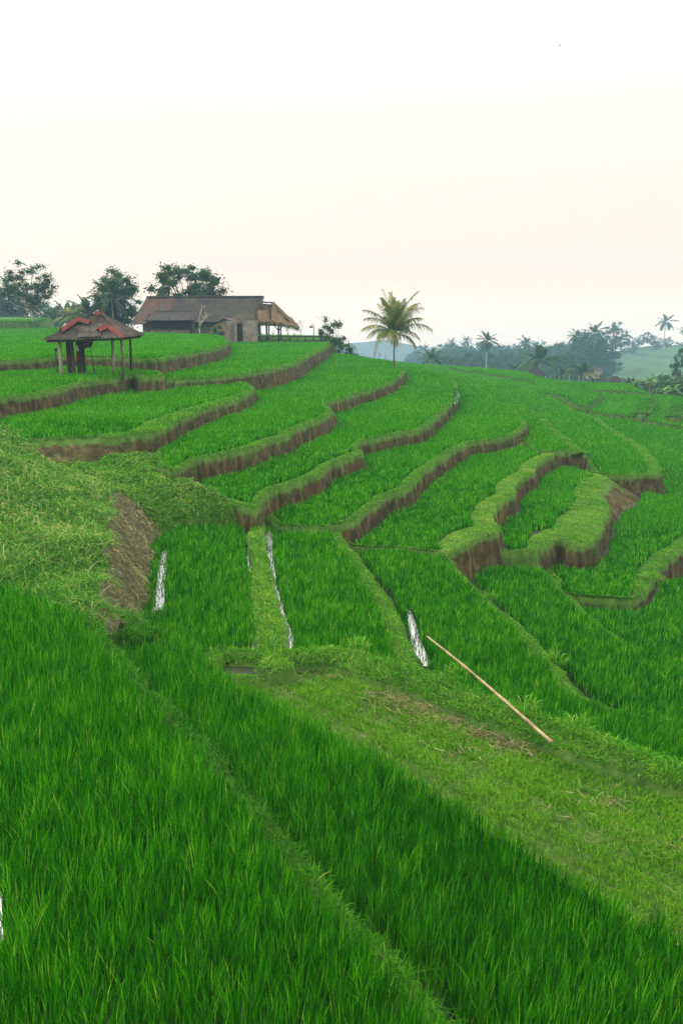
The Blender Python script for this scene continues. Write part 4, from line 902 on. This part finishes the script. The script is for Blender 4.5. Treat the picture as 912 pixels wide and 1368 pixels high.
lamp = empty('garden_lamp', (P3(419, 452, 94).x, 94, HZ)); tag(lamp, 'slim dark lamp post with a hooked lantern by the railing', 'lamp')
lt = P3(419, 434, 94); lb = P3(419, 458, 94)
MB().tube([lb, lt], [.045, .035], 6).build('pole', METAL, lamp); MB().tube([lt, lt + Vector((-.12, 0, .08)), P3(416, 434, 94), P3(415.5, 435.5, 94)], .03, 6).build('arm', METAL, lamp)
q = P3(415.6, 436, 94); MB().tube([q + Vector((0, 0, .05)), q, q - Vector((0, 0, .12)), q - Vector((0, 0, .17))], [.04, .2, .22, .08], 8).build('lamp_shade', METAL, lamp)
# ---------------------------------------------------------------- bamboo pole on the fallow bank
pa = Vector((*U(570, 857, -6.0), -6.0)); pb = Vector((*U(737, 991, -6.32), -6.32))
pts = []; rad = []
for k in range(25):
    t = k / 24; p = pa.lerp(pb, t); p.z += .02 * math.sin(t * 3.14) + .1 * (1 - t); p.x += .012 * math.sin(t * 5); pts.append(p); rad.append((.016 + .01 * t) * (1.18 if k % 4 == 0 else 1))
o = MB().tube(pts, rad, 8).build('bamboo_pole', BAMBOO, smooth=True); tag(o, 'long pale bamboo pole leaning across the grassy bank by the fallow plot', 'pole')
# ---------------------------------------------------------------- far small buildings
def small_hut(px, Y, yb, yt, wpx, mat_r, label, name='field_hut', wallm=WOOD, base=None, depth=None):
    a = P3(px - wpx / 2, yb, Y); b = P3(px + wpx / 2, yb, Y); top = P3(px, yt, Y); zb = base if base is not None else a.z - 1.2
    e_ = empty(name, ((a.x + b.x) / 2, Y, zb)); tag(e_, label, 'hut'); dd = depth or (b.x - a.x) * .6
    r0 = (b.x - a.x) * .18
    A_, B_ = Vector((a.x, Y - dd / 2, a.z)), Vector((b.x, Y - dd / 2, a.z)); C_, D_ = Vector((b.x, Y + dd / 2, a.z)), Vector((a.x, Y + dd / 2, a.z)); R1, R2 = Vector((top.x - r0, Y, top.z)), Vector((top.x + r0, Y, top.z))
    m = MB(); m.add([A_, B_, C_, D_, R1, R2], [(0, 1, 5, 4), (1, 2, 5), (2, 3, 4, 5), (3, 0, 4), (3, 2, 1, 0)]); m.build('roof', mat_r, e_)
    w2 = (b.x - a.x) * .38
    MB().box(((a.x + b.x) / 2, Y, (zb + a.z) / 2 - .02), (w2 * 2, dd * .7, a.z - zb)).build('wall', wallm, e_)
    for sx_ in (-1, 1): MB().box(((a.x + b.x) / 2 + sx_ * (w2 + .15), Y - dd * .42, (zb + a.z) / 2 - .02), (.14, .14, a.z - zb)).build('post', PALEWOOD, e_)
    return e_
# ================================================================ TREES
CROWN = leaf_mat('tree_leaves', [(.0, (.012, .035, .010)), (.4, (.028, .07, .018)), (.75, (.055, .12, .03)), (1., (.10, .17, .05))], trans=.2, rough=.6, nscale=.4, namp=.15)
PALMG = leaf_mat('palm_leaflets', [(.0, (.018, .06, .010)), (.4, (.045, .12, .018)), (.7, (.14, .20, .04)), (1., (.38, .33, .10))], trans=.3, rough=.5, nscale=.6, namp=.1)
PALMD = leaf_mat('dark_palm_leaflets', [(.0, (.012, .035, .012)), (.4, (.03, .075, .022)), (.75, (.06, .12, .035)), (1., (.12, .17, .05))], trans=.25, rough=.5, nscale=.6, namp=.1)
BANANA = leaf_mat('banana_leaf', [(.0, (.03, .09, .02)), (.5, (.07, .19, .04)), (1., (.2, .34, .07))], trans=.35, rough=.4, nscale=.6, namp=.1)
BARK = noise_mat('bark', [(.3, (.06, .05, .04)), (.7, (.17, .145, .115))], scale=6, stretch=(1, 1, .3), bump=.6)
PALEBARK = noise_mat('pale_bark', [(.3, (.22, .2, .15)), (.7, (.42, .38, .28))], scale=6, stretch=(1, 1, .3), bump=.4)
def leaves(name, P, size, tint, mat, parent=None, flat=.5):
    n = len(P); a = rng.normal(size=(n, 3)); a[:, 2] *= flat; a /= np.linalg.norm(a, axis=1, keepdims=True)
    b = np.cross(a, rng.normal(size=(n, 3))); b /= np.linalg.norm(b, axis=1, keepdims=True)
    s = (size * rng.uniform(.6, 1.4, n))[:, None]
    V = np.stack([P - a * s, P + b * s * .45, P + a * s, P - b * s * .45], 1).reshape(-1, 3); i = np.arange(n) * 4
    return npmesh(name, V, np.stack([i, i + 1, i + 2, i + 3], 1), mat, attrs={'tint': np.repeat(tint, 4)}, parent=parent)
def make_tree(name, H, R, trunk_f, nb, blob, leaf, per, seed, crown_mat=CROWN, bark=BARK, top=1.0, tr=.028, flat=1.0, tint0=.45, limbs=None):
    """local coordinates, base at 0; crown is nb leaf clumps around an uneven envelope carried by limbs"""
    rr = random.Random(seed); root = empty(name)
    cz = H * (trunk_f + 1) / 2; hz = H * (1 - trunk_f) / 2
    m = MB(); r0 = H * tr
    fork = Vector((rr.uniform(-.03, .03) * H, 0, H * trunk_f * 1.02))
    m.tube([(0, 0, -.4), (0, 0, 0), fork * .5 + Vector((rr.uniform(-.02, .02) * H, 0, 0)), fork], [r0 * 1.4, r0 * 1.1, r0 * .85, r0 * .7], 8)
    cs = []
    for k in range(nb):
        for _ in range(40):
            p = Vector((rr.uniform(-1, 1), rr.uniform(-1, 1), rr.uniform(-1, 1)))
            if .35 < p.length < 1 : break
        env = 1 - .25 * mnoise.noise(p * 2 + Vector((seed, 0, 0)))
        p = Vector((p.x * R * env, p.y * R * env, cz + p.z * hz * env * top)); cs.append(p)
    for k, p in enumerate(cs):
        if k % 2 == 0 or nb < 14:
            mid = fork.lerp(p, .5) + Vector((rr.uniform(-.1, .1) * R, rr.uniform(-.1, .1) * R, -.05 * H))
            m.tube([fork - Vector((0, 0, .1)), mid, p], [r0 * .45, r0 * .28, r0 * .08], 5, cap=False)
    trk = m.build('trunk', bark, None, smooth=True); trk.parent = root
    Ps = []; T = []
    for p in cs:
        n = int(per * rr.uniform(.5, 1.3)); q = rng.normal(size=(n, 3)); q /= np.linalg.norm(q, axis=1, keepdims=True); q *= np.abs(rng.normal(0, .62, n))[:, None]
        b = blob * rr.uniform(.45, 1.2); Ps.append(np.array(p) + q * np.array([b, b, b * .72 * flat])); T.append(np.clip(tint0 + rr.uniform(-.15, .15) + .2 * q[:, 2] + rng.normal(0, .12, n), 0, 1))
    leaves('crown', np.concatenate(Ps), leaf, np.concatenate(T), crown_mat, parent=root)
    return root
def frond(yaw, elev, L_, bend, nl=34, lw=.05, ll=.3, hang=.55, tint=.4, seed=0, up_v=.35):
    """one pinnate leaf from the origin; returns verts, faces, tint"""
    rr = np.random.default_rng(seed); t = np.linspace(0, 1, 14)
    ang = elev - bend * t ** 1.3; ds = L_ / 13
    r = np.concatenate([[0], np.cumsum(np.cos(ang[:-1]) * ds)]); z = np.concatenate([[0], np.cumsum(np.sin(ang[:-1]) * ds)])
    cy, sy = math.cos(yaw), math.sin(yaw)
    def at(tt): return np.stack([np.interp(tt, t, r) * cy, np.interp(tt, t, r) * sy, np.interp(tt, t, z)], -1)
    side = np.array([-sy, cy, 0]); V = []; Fc = []; T = []
    # rachis
    w0 = L_ * .010
    for k in range(13):
        a, b = at(t[k]), at(t[k + 1]); wa = w0 * (1.15 - t[k]); o = len(V)
        V += [a - side * wa, a + side * wa, b + side * wa, b - side * wa, a + [0, 0, -wa], b + [0, 0, -wa]]; Fc += [(o, o + 1, o + 2, o + 3), (o, o + 4, o + 5, o + 3), (o + 1, o + 4, o + 5, o + 2)]; T += [.8] * 6
    for s in (-1, 1):
        for k in range(nl):
            tt = .14 + .86 * (k + rr.random() * .6) / nl; p = at(tt); fw = at(min(1, tt + .03)) - at(tt - .03); fw /= np.linalg.norm(fw)
            l_ = L_ * ll * (math.sin(min(1, tt * 1.15) * 3.0) ** .5 * .9 + .12) * rr.uniform(.75, 1.15)
            h = hang * rr.uniform(.6, 1.4)
            d = side * s * .8 + fw * .62 + np.array([0, 0, up_v * (1 - tt)]); d /= np.linalg.norm(d)
            m_ = p + d * l_ * .5 + np.array([0, 0, -h * l_ * .12]); e_ = p + d * l_ * .85 + np.array([0, 0, -h * l_ * .62])
            wv = np.cross(d, [0, 0, 1]) * .4 + fw * .6; wv /= max(np.linalg.norm(wv), 1e-6); wv *= lw * .5
            o = len(V); V += [p - wv, p + wv, m_ + wv * 1.2, m_ - wv * 1.2, e_]; Fc += [(o, o + 1, o + 2, o + 3), (o + 3, o + 2, o + 4, o + 4)]; tn = float(np.clip(tint + rr.normal(0, .12) + .25 * tt, 0, 1)); T += [tn] * 4 + [min(1, tn + .15)]
    return V, Fc, T
def npfrond(fr, name, mat, parent, base):
    V = []; Q = []; Tt = []; Tr = []
    for (v, f, t) in fr:
        o = len(V); V += [np.array(p) + base for p in v]; Tt += t
        for q in f:
            if q[2] == q[3] or len(set(q)) < 4: Tr.append(tuple(i + o for i in q[:3]))
            else: Q.append(tuple(i + o for i in q))
    return npmesh(name, V, [np.array(Q), np.array(Tr)], mat, attrs={'tint': Tt}, parent=parent)
def make_palm(name, trunk_h, L_, n, seed, elevs=(-.5, 1.35), lean=.0, tr=.14, split=False, lw=.06, nl=30, mat=PALMG, dead=0, bark=PALEBARK, hang=.8, tint=.4, bendk=1.0, nuts=False):
    rr = random.Random(seed); root = empty(name)
    top = Vector((lean * trunk_h, 0, trunk_h)); pts = [(0, 0, -.4)]; rad = [tr * 1.5]
    for k in range(9):
        t = k / 8; pts.append((lean * trunk_h * t ** 1.6, .03 * math.sin(t * 4), trunk_h * t)); rad.append(tr * (1.35 - .5 * min(1, t * 3)) * (1 - .25 * t))
    trk = MB().tube(pts, rad, 8).build('trunk', bark, None, smooth=True); trk.parent = root
    frs = []
    for k in range(n):
        f = (k + .5) / n; yaw = k * 2.39996 + rr.uniform(-.3, .3); el = elevs[1] + (elevs[0] - elevs[1]) * f ** .9 + rr.uniform(-.1, .1)
        frs.append(frond(yaw, el, L_ * rr.uniform(.8, 1.08) * (.75 + .25 * math.sin(f * 3.14)), bendk * (.55 + 1.0 * f * rr.uniform(.7, 1.2)), nl, lw, .30, hang * (.6 + f), tint + rr.uniform(-.12, .15) + (.15 * f), seed * 100 + k))
    base = np.array([top.x, top.y, top.z])
    if split:
        for k, f in enumerate(frs): npfrond([f], 'frond', mat, root, base)
    else: npfrond(frs, 'crown', mat, root, base)
    return root
def put(root, px, Y, zb, rz=None, s=1.0, label=None, cat='tree', group=None, sz=None):
    root.location = ((px - 456) / F * Y * 1.0, Y, zb)
    x, y, z = ray(px, 440); root.location.x = x / y * Y
    root.rotation_euler = (0, 0, rz if rz is not None else random.uniform(0, 6.28)); root.scale = (s, s, sz or s)
    tag(root, label, cat, group); return root
def gz(px, Y):
    x, y, z = ray(px, 440); return valley_z(x / y * Y, Y) - .3
def topz(px, py, Y): return UD(px, py, Y).z

# the lone coconut palm on the terrace corner
pz = -5.15; Yp = 70.5
palm = make_palm('coconut_palm', 2.6, 4.3, 30, 11, elevs=(.22, 1.52), lean=.02, tr=.12, split=True, bark=BARK, lw=.055, nl=56, hang=.7, tint=.46, bendk=.95)
put(palm, 527, Yp, pz, rz=2.1, label='lone coconut palm with yellow green fronds on the terrace corner', cat='palm')
palm.scale = (.74, .74, 1.07)
pm = MB()
for k in range(9):
    a = k * .8; b0 = Vector((.05, 0, 2.5)); pm.tube([b0, b0 + Vector((.2 * math.cos(a), .2 * math.sin(a), .1)), b0 + Vector((.3 * math.cos(a), .3 * math.sin(a), -.35 - .1 * (k % 3)))], [.05, .04, .02], 5)
pm.build('dry_sheath', WOOD, None).parent = palm
# big trees by the house
t = make_tree('broadleaf_tree', 9.6, 4.9, .34, 70, 1.0, .17, 300, 3, top=.9, tint0=.42)
put(t, 252, 109, -4.0, rz=1.0, sz=(topz(252, 350, 109) + 4.0) / 9.6, label='spreading leafy tree rising behind the ridge of the farmhouse roof', cat='tree'); t.scale[0] = t.scale[1] = 1.0
t = make_tree('broadleaf_tree', 8.6, 3.1, .12, 70, 1.0, .17, 330, 8, tint0=.4)
put(t, 158, 116, -4.0, rz=0, label='dense round dark tree between the shelter and the farmhouse', cat='tree'); t.scale = (1, 1, (topz(158, 364, 116) + 4) / 8.6)
p = make_palm('coconut_palm', 3.0, 4.2, 20, 21, elevs=(-.2, 1.4), split=False, lw=.13, nl=34, hang=.6, tint=.45, mat=PALMD)
put(p, 121, 112, topz(121, 424, 112) - 3.0, label='coconut palm with upright fronds just above the shelter roof')
p = make_palm('coconut_palm', 4.2, 4.0, 20, 22, elevs=(-.4, 1.4), split=False, lw=.13, nl=34, hang=.7, tint=.4, mat=PALMD)
put(p, 152, 113, topz(152, 398, 113) - 4.2, label='coconut palm crown in front of the dense dark round tree')
p = make_palm('young_palm', 1.2, 3.0, 14, 23, elevs=(.3, 1.4), lw=.13, nl=26, hang=.5, tint=.55)
put(p, 99, 118, topz(99, 428, 118) - 1.2, label='small yellow green palm behind the left slope of the shelter roof')
t = make_tree('tall_tree', 10.2, 3.5, .3, 50, .95, .14, 290, 13, bark=PALEBARK, tr=.02, tint0=.45)
put(t, 45, 115.5, -3.05, rz=.4, label='tall open tree with a pale trunk at the edge of the left rice field', cat='tree'); t.scale = (1, 1, (topz(45, 351, 115.5) + 3.05) / 10.2)
# darker trees farther behind at the left
BT = [make_tree('broadleaf_tree', 10, 4.6, .06, 60, 1.2, .24, 120, 40 + i, tint0=.4) for i in range(4)]
PT = [make_palm('coconut_palm', 8 + i, 4.2, 18, 60 + i, elevs=(-.7, 1.35), lw=.2, nl=20, hang=.8, tint=.3, lean=.03 * i, tr=.17, mat=PALMD) for i in range(3)]
YT = [make_palm('young_palm', 1.6, 4.2, 16, 70 + i, elevs=(.0, 1.4), lw=.2, nl=22, hang=.6, tint=.3, mat=PALMD) for i in range(2)]
used = set()
def place(protos, i, px, Y, ytop, ybase=None, hproto=10., label=None, cat='tree', group=None, wide=None):
    pr = protos[i % len(protos)]
    r = pr if pr.name not in used else copy_tree(pr); used.add(pr.name)
    Y = farY(Y)
    zb = topz(px, ybase, Y) if ybase else gz(px, Y); zt3 = topz(px, ytop, Y); s = (zt3 - zb) / hproto
    put(r, px, Y, zb, s=(wide or s), sz=s, label=label, cat=cat, group=group); return r
for i, (px, yt) in enumerate([(16, 392), (30, 388), (6, 398)]): pass
LG = 'dark trees behind the left rice field'
for i, (px, Y, yt) in enumerate([(4, 175, 385), (20, 170, 372), (34, 180, 398), (58, 185, 402), (-12, 165, 380), (72, 178, 412), (-30, 170, 368), (12, 190, 405)]):
    place(BT, i, px, Y, yt, 442, label='dark bluish broadleaf tree in the wood beyond the left rice field', group=LG)
for i, (px, Y, yt) in enumerate([(74, 170, 398), (84, 165, 402), (92, 172, 395), (66, 168, 408), (103, 175, 404)]):
    place(YT, i, px, Y, yt, 440, hproto=5.2, label='bluish palm standing in the wood behind the shelter', group='palms in the left wood', cat='palm')
# tree at the right end of the railing
t = make_tree('small_tree', 4.6, 1.9, .15, 34, .5, .10, 130, 91, tint0=.5)
put(t, 441, 96, -7.4, label='small tree just beyond the end of the terrace railing', cat='tree'); t.scale = (1, 1, (topz(441, 427, 96) + 7.4) / 4.6)
t = make_tree('small_tree', 3.4, 2.2, .1, 30, .5, .10, 130, 92, tint0=.5)
put(t, 452, 100, -7.6, label='low bushy tree at the foot of the slim tree beyond the railing', cat='tree'); t.scale = (1, 1, (topz(452, 449, 100) + 7.6) / 3.4)
# shrub and bare shrub by the sheds
t = make_tree('round_shrub', 1.8, .85, .05, 10, .5, .09, 200, 93, tint0=.4)
put(t, 288, 92.2, -3.9, label='dark green round shrub beside the small plastered shed', cat='shrub'); t.scale = (1, 1, (topz(288, 430, 92.2) + 3.9) / 1.8)
def bare(name, px, Y, zb, ytop, seed, mat, label, spread=.5, thick=.045, cat='tree', nbr=3, depth=3):
    rr = random.Random(seed); H = topz(px, ytop, Y) - zb; root = empty(name); m = MB()
    def grow(p, d, L_, r, k):
        q = p + d * L_; mid = p + d * L_ * .5 + Vector((rr.uniform(-.08, .08), rr.uniform(-.08, .08), 0)) * L_
        m.tube([p, mid, q], [r, r * .85, r * .65], 6)
        if k > 0:
            for j in range(nbr if k > 1 else 2):
                nd = (d + Vector((rr.uniform(-1, 1), rr.uniform(-.6, .6), rr.uniform(-.1, .5))) * spread).normalized(); grow(q, nd, L_ * rr.uniform(.55, .8), r * .6, k - 1)
    grow(Vector((0, 0, -.1)), Vector((rr.uniform(-.1, .1), 0, 1)).normalized(), H * .42, thick, depth)
    b = m.build('trunk', mat, None, smooth=True); b.parent = root; put(root, px, Y, zb, rz=0, label=label, cat=cat); return root
bare('bare_tree', 266, 93.5, -3.9, 408, 5, PALEBARK, 'small bare pale tree standing in front of the farmhouse roof', spread=.8, thick=.07)
# weeds on the skyline left of the palm
for i, (px, yt) in enumerate([(500, 468), (507, 470), (514, 474), (476, 463)]):
    b = bare('dry_shrub', px, 86 + i, -5.4, yt, 30 + i, WOOD, None, spread=.9, thick=.03, cat='shrub', depth=3)
    tag(b, ['thin dry shrub on the skyline, second left of the lone palm trunk', 'tallest thin dry shrub on the skyline between terrace and lone palm', 'thin dry shrub nearest the trunk of the lone palm', 'single dry sprig on the skyline left of the other dry shrubs'][i], 'shrub', 'dry shrubs on the skyline')
# plants seen through the open pavilion
for i, (px, yt, Y) in enumerate([(350, 443, 101), (364, 442, 102), (384, 437, 100), (401, 426, 99), (392, 444, 101)]):
    b = bare('potted_shrub', px, Y, -3.9, yt, 50 + i, BARK, None, spread=.8, thick=.04, cat='shrub')
    tag(b, ['thin shrub seen through the pavilion between its first posts', 'thin shrub seen through the pavilion left of the braced post', 'arching thin shrub right of the braced pavilion post', 'tallest thin sapling behind the railing, right of the thatch', 'low twiggy shrub behind the railing under the thatch tip'][i], 'shrub', 'thin shrubs on the pavilion terrace')

# ---- valley wood, hazy
FG = 'broadleaf trees of the hazy valley wood'
k = 0
for Y, lst in ((395, [(556,468),(572,463),(588,460),(604,457),(620,456),(636,458),(655,460),(672,461),(690,459),(706,457),(722,455),(740,458),(756,460)]),
               (330, [(566,473),(584,468),(598,466),(614,463),(632,465),(648,468),(664,466),(684,464),(702,466),(716,462),(745,462),(764,455)]),
               (270, [(590,478),(606,476),(626,474),(644,478),(662,477),(680,478),(694,481),(770,447),(790,445),(806,450),(776,462),(798,462)])):
    for px, yt in lst:
        place(BT, k, px + random.uniform(-3, 3), Y + random.uniform(-14, 14), yt + random.uniform(-1.5, 1.5), None, label='hazy blue green broadleaf tree in the valley wood', group=FG); k += 1
for Y, y0, y1 in ((400, 2, 5), (345, 4, 10), (290, 7, 14), (250, 12, 20)):
    for px in range(552, 806, 13):
        base_t = np.interp(px, [550, 575, 600, 640, 700, 750, 770, 806], [476, 466, 460, 458, 459, 460, 449, 448])
        if Y < 300 and px < 590: continue
        place(BT, k, px + random.uniform(-5, 5), Y + random.uniform(-12, 12), base_t + random.uniform(y0, y1), None, label='hazy blue green broadleaf tree in the valley wood', group=FG); k += 1
HGp = 'trees along the crest of the far terraced hill'
for px, yt, Y in [(826,449,372),(838,446,378),(850,452,372),(858,447,380),(866,443,370),(872,447,374),(884,452,376),(893,450,372),(846,457,360),(905,456,378),(878,456,366),(916,456,380),(835,457,364),(930,455,380)]:
    place(BT, k, px, Y, yt, yt + 15, label='bluish tree on the crest of the far terraced hill', group=HGp); k += 1
place(BT, 2, 820, 300, 430, 466, label='tall flat topped tree rising beside the tallest palms of the valley wood', hproto=10)
# palms with crowns one can tell apart
def pl(i, px, Y, ytop, ybase, label, wide=None, group=None):
    H = [8, 9, 10][i % 3] + 3.2
    return place(PT, i, px, Y, ytop, ybase, hproto=H, label=label, cat='palm', wide=wide, group=group)
pl(0, 651, 215, 440, 496, 'tall palm with pale slender trunk in front of the hazy valley wood')
pl(1, 603, 340, 450, 480, 'distant palm crown above the middle of the hazy wood')
pl(2, 625, 345, 447, 482, 'distant palm crown just left of the tall slender palm')
pl(0, 703, 300, 446, 490, 'hazy palm with spiky crown just left of the big bushy palm')
pl(1, 748, 280, 455, 492, 'hazy palm between the big bushy palm and the tallest wood')
pl(2, 772, 262, 437, 492, 'palm with spread fronds on the left side of the tallest wood')
pl(0, 794, 262, 427, 492, 'tallest palm of the wood beside the flat topped tree')
pl(1, 888, 350, 418, 466, 'solitary tall palm standing out on the far hill crest')
pl(2, 914, 330, 433, 466, 'palm cut by the right edge of the picture on the hill crest')
pl(2, 764, 190, 478, 512, 'slender palm trunk between two bushy palms below the far hill', wide=.35)
def py_(i, px, Y, ytop, ybase, label, wide=None):
    return place(YT, i, px, Y, ytop, ybase, hproto=5.2, label=label, cat='palm', wide=wide)
py_(0, 577, 190, 459, 492, 'bushy young palm at the left end of the hazy wood')
py_(1, 724, 168, 449, 500, 'big dark bushy palm behind the brown roofed field hut')
py_(0, 783, 165, 476, 513, 'dark bushy palm in front of the far terraced hill')
py_(1, 755, 172, 485, 512, 'small bushy palm between the field hut and the dark palm')
py_(0, 845, 142, 500, 520, 'low dark palm clump on the edge of the near terraces')
py_(1, 690, 180, 480, 500, 'yellowish young palm left of the brown roofed field hut')
# banana plants and shrubs on the right rim
def make_banana(seed, h=2.2):
    rr = random.Random(seed); root = empty('banana_plant')
    MB().tube([(0, 0, -.3), (0, 0, h * .5), (.02, 0, h)], [.13, .11, .07], 8).build('stem', noise_mat('banana_stem', [(.3, (.14, .07, .04)), (.7, (.25, .16, .08))], scale=5) if seed == 1 else bpy.data.materials['banana_stem'], None, smooth=True).parent = root
    for k in range(9):
        yaw = k * 2.4 + rr.uniform(-.3, .3); el = 1.35 - .13 * k; L_ = rr.uniform(1.3, 1.9); n = 12; V = []; T = []; side = np.array([-math.sin(yaw), math.cos(yaw), 0]); r_ = z_ = 0
        tn = min(1, max(0, .45 + rr.uniform(-.25, .25) + (.4 if k == 0 else 0)))
        for j in range(n):
            t_ = j / (n - 1); an = el - 1.5 * t_ ** 1.4; w_ = .26 * math.sin(min(3.1, .25 + t_ * 2.9)) ** .7
            c_ = np.array([r_ * math.cos(yaw), r_ * math.sin(yaw), h + z_]); V += [c_ - side * w_ - [0, 0, .3 * w_], c_, c_ + side * w_ - [0, 0, .3 * w_]]; T += [tn] * 3
            r_ += math.cos(an) * L_ / n; z_ += math.sin(an) * L_ / n
        fs = []
        for j in range(n - 1):
            a_ = j * 3; fs += [(a_, a_ + 1, a_ + 4, a_ + 3), (a_ + 1, a_ + 2, a_ + 5, a_ + 4)]
        npmesh('leaf', V, np.array(fs), BANANA, attrs={'tint': T}, parent=root)
    return root
BN = [make_banana(1), make_banana(2)]
bl = ['banana plant with a bright upright leaf on the right rim', 'banana plant with brown stem left of the shrubs on the rim', 'banana plant nearest the small wooden hut at the right edge', 'banana plant farthest right on the rim, above the wooden hut', 'banana plant between the bright leaved one and the wide shrub', 'low banana plant at the left end of the rim planting']
for i, (px, Y, yt, yb) in enumerate([(874, 118, 500, 531), (862, 122, 505, 528), (893, 106, 515, 545), (908, 108, 512, 546), (884, 116, 506, 536), (852, 126, 508, 524)]):
    pr = BN[i % 2]; r = pr if i < 2 else copy_tree(pr); zb = topz(px, yb, Y); s = (topz(px, yt, Y) - zb) / 3.3
    put(r, px, Y, zb, s=s, label=bl[i], cat='banana plant', group='banana plants on the right rim')
SH = [make_tree('leafy_shrub', 3.2, 1.9, .1, 14, .8, .16, 150, 140 + i, tint0=.55) for i in range(2)]
SHL = 'broad leafy shrub in the planting on the right rim'
for i, (px, Y, yt, yb) in enumerate([(900, 128, 500, 540), (912, 120, 505, 545), (868, 134, 508, 530), (882, 136, 506, 534), (925, 115, 500, 550), (858, 138, 506, 524), (890, 122, 518, 540), (904, 112, 525, 548)]):
    pr = SH[i % 2]; r = pr if i < 2 else copy_tree(pr); zb = topz(px, yb, Y) - .5; s = (topz(px, yt, Y) - zb) / 3.2
    put(r, px, Y, zb, s=s, label=SHL, cat='shrub', group='leafy shrubs on the right rim')
place(BT, 1, 915, 150, 466, 530, label='dark tall tree at the right edge in front of the far hill', wide=.42)
place(BT, 3, 826, 175, 505, 520, label='dark rounded bush below the far terraced hill', wide=.45)
place(BT, 0, 806, 180, 500, 515, label='low bush left of the small dark roof in the valley', wide=.3)
bare('pale_sapling', 889.5, 88, -9.1, 541, 71, PALEBARK, 'bare pale forked sapling in the rice near the right edge', spread=.9, thick=.1, nbr=2, depth=2)
# small buildings in the valley
small_hut(714, 150, 501, 491, 30, TILE_DARK, 'field hut with low brown roof under the big bushy palm', base=-14)
small_hut(792, 215, 493.5, 488.5, 22, TIN, 'pale roofed hut below the far terraced hill', wallm=YPLASTER, base=-18)
small_hut(820, 160, 509, 502.5, 22, TILE_DARK, 'small dark roof half hidden at the valley edge', base=-16)
# raised wooden granary cut by the right edge
gr = empty('raised_hut', (UD(914, 560, 84).x, 84, -9.3)); tag(gr, 'small raised wooden hut on posts cut by the right edge', 'hut')
a, b = UD(905, 546, 84), UD(926, 568, 84)
MB().box(((a.x + b.x) / 2, 84, (a.z + b.z) / 2 - .1), (b.x - a.x - .1, 1.5, a.z - b.z - .2)).build('wall', DARKWOOD, gr)
for k in range(5):
    x_ = a.x + (b.x - a.x) * (k + .5) / 5; MB().box((x_, 83.22, (a.z + b.z) / 2 - .1), (.05, .05, a.z - b.z - .3)).build('slat', WOOD, gr)
MB().box(((a.x + b.x) / 2, 84, a.z), (b.x - a.x + .3, 1.9, .09)).build('roof', PALEWOOD, gr)
MB().box(((a.x + b.x) / 2, 84, b.z - .05), (b.x - a.x + .1, 1.7, .1)).build('floor_frame', WOOD, gr)
for x_ in (a.x + .25, b.x - .25):
    for y2_ in (83.4, 84.6): MB().tube([(x_, y2_, b.z), (x_, y2_, -9.4)], .08, 7).build('leg', noise_mat('tan_post', [(.3, (.25, .15, .08)), (.7, (.42, .28, .16))], scale=4) if 'tan_post' not in bpy.data.materials else bpy.data.materials['tan_post'], gr)
# marker flags in the far rice
fl = ['pale marker post under the brown roofed field hut', 'white marker flag left of the tan one in the far rice', 'tan and white marker flag in the far rice', 'small faint marker flag right of the tan one in the far rice']
for i, (px, py, Y, h, mt) in enumerate([(733, 517, 112, 1.6, PALEWOOD), (746, 518, 112, .9, WHITECLOTH), (759, 519, 110, 1.0, YPLASTER), (772, 518, 112, .6, WHITECLOTH)]):
    b = UD(px, py, Y); e_ = empty('marker_flag', (b.x, Y, -9.0)); tag(e_, fl[i], 'marker', 'marker flags in the far rice')
    MB().tube([(b.x, Y, -9.0), (b.x, Y, b.z + h * .6)], .04, 6).build('pole', PALEWOOD, e_)
    MB().sheet((b.x - .02, Y - .06, b.z), (b.x + .28, Y - .02, b.z + .02), (b.x + .24, Y - .05, b.z + h * .6), (b.x - .02, Y - .06, b.z + h * .6), .03, 4, 4, lambda u, v: .04 * math.sin(u * 6)).build('flag', mt, e_)
# bird in the sky
bp_ = UD(746.5, 61, 60); bd = MB()
bd.tube([(-.16, 0, 0), (-.05, 0, .03), (.08, 0, .03), (.17, 0, .01)], [.02, .05, .045, .01], 6)
bd.add([(-.05, .02, .03), (.07, .02, .03), (.02, .38, .16), (-.05, .34, .15)], [(0, 1, 2, 3)]); bd.add([(-.05, -.02, .03), (.07, -.02, .03), (.02, -.38, .13), (-.05, -.34, .12)], [(0, 1, 2, 3)])
o = bd.build('bird', DARKWOOD); o.location = bp_; o.rotation_euler = (0, 0, .8); o.scale = (.55,) * 3; tag(o, 'tiny dark bird flying high in the pale sky', 'bird')
# ---------------------------------------------------------------- haze
def haze_box(x0, x1, y0, y1, z0, z1, dens):
    V = [(x, y, z) for x in (x0, x1) for y in (y0, y1) for z in (z0, z1)]
    Fq = [(0, 1, 3, 2), (4, 6, 7, 5), (0, 4, 5, 1), (2, 3, 7, 6), (0, 2, 6, 4), (1, 5, 7, 3)]
    m = bpy.data.materials.new('haze'); m.use_nodes = True; n = m.node_tree.nodes; n.clear()
    o = n.new('ShaderNodeOutputMaterial'); v = n.new('ShaderNodeVolumePrincipled'); m.node_tree.links.new(v.outputs[0], o.inputs['Volume'])
    v.inputs['Color'].default_value = HAZE_COL; v.inputs['Density'].default_value = dens; v.inputs['Anisotropy'].default_value = 0.0
    ob = npmesh('haze', V, np.array(Fq), m); tag(ob, 'pale blue air haze over the valley', 'haze', kind='stuff')
HAZE_COL = (.42, .72, 1.0, 1)
haze_box(-560, 560, -14, 1060, -112, 9, .00065)
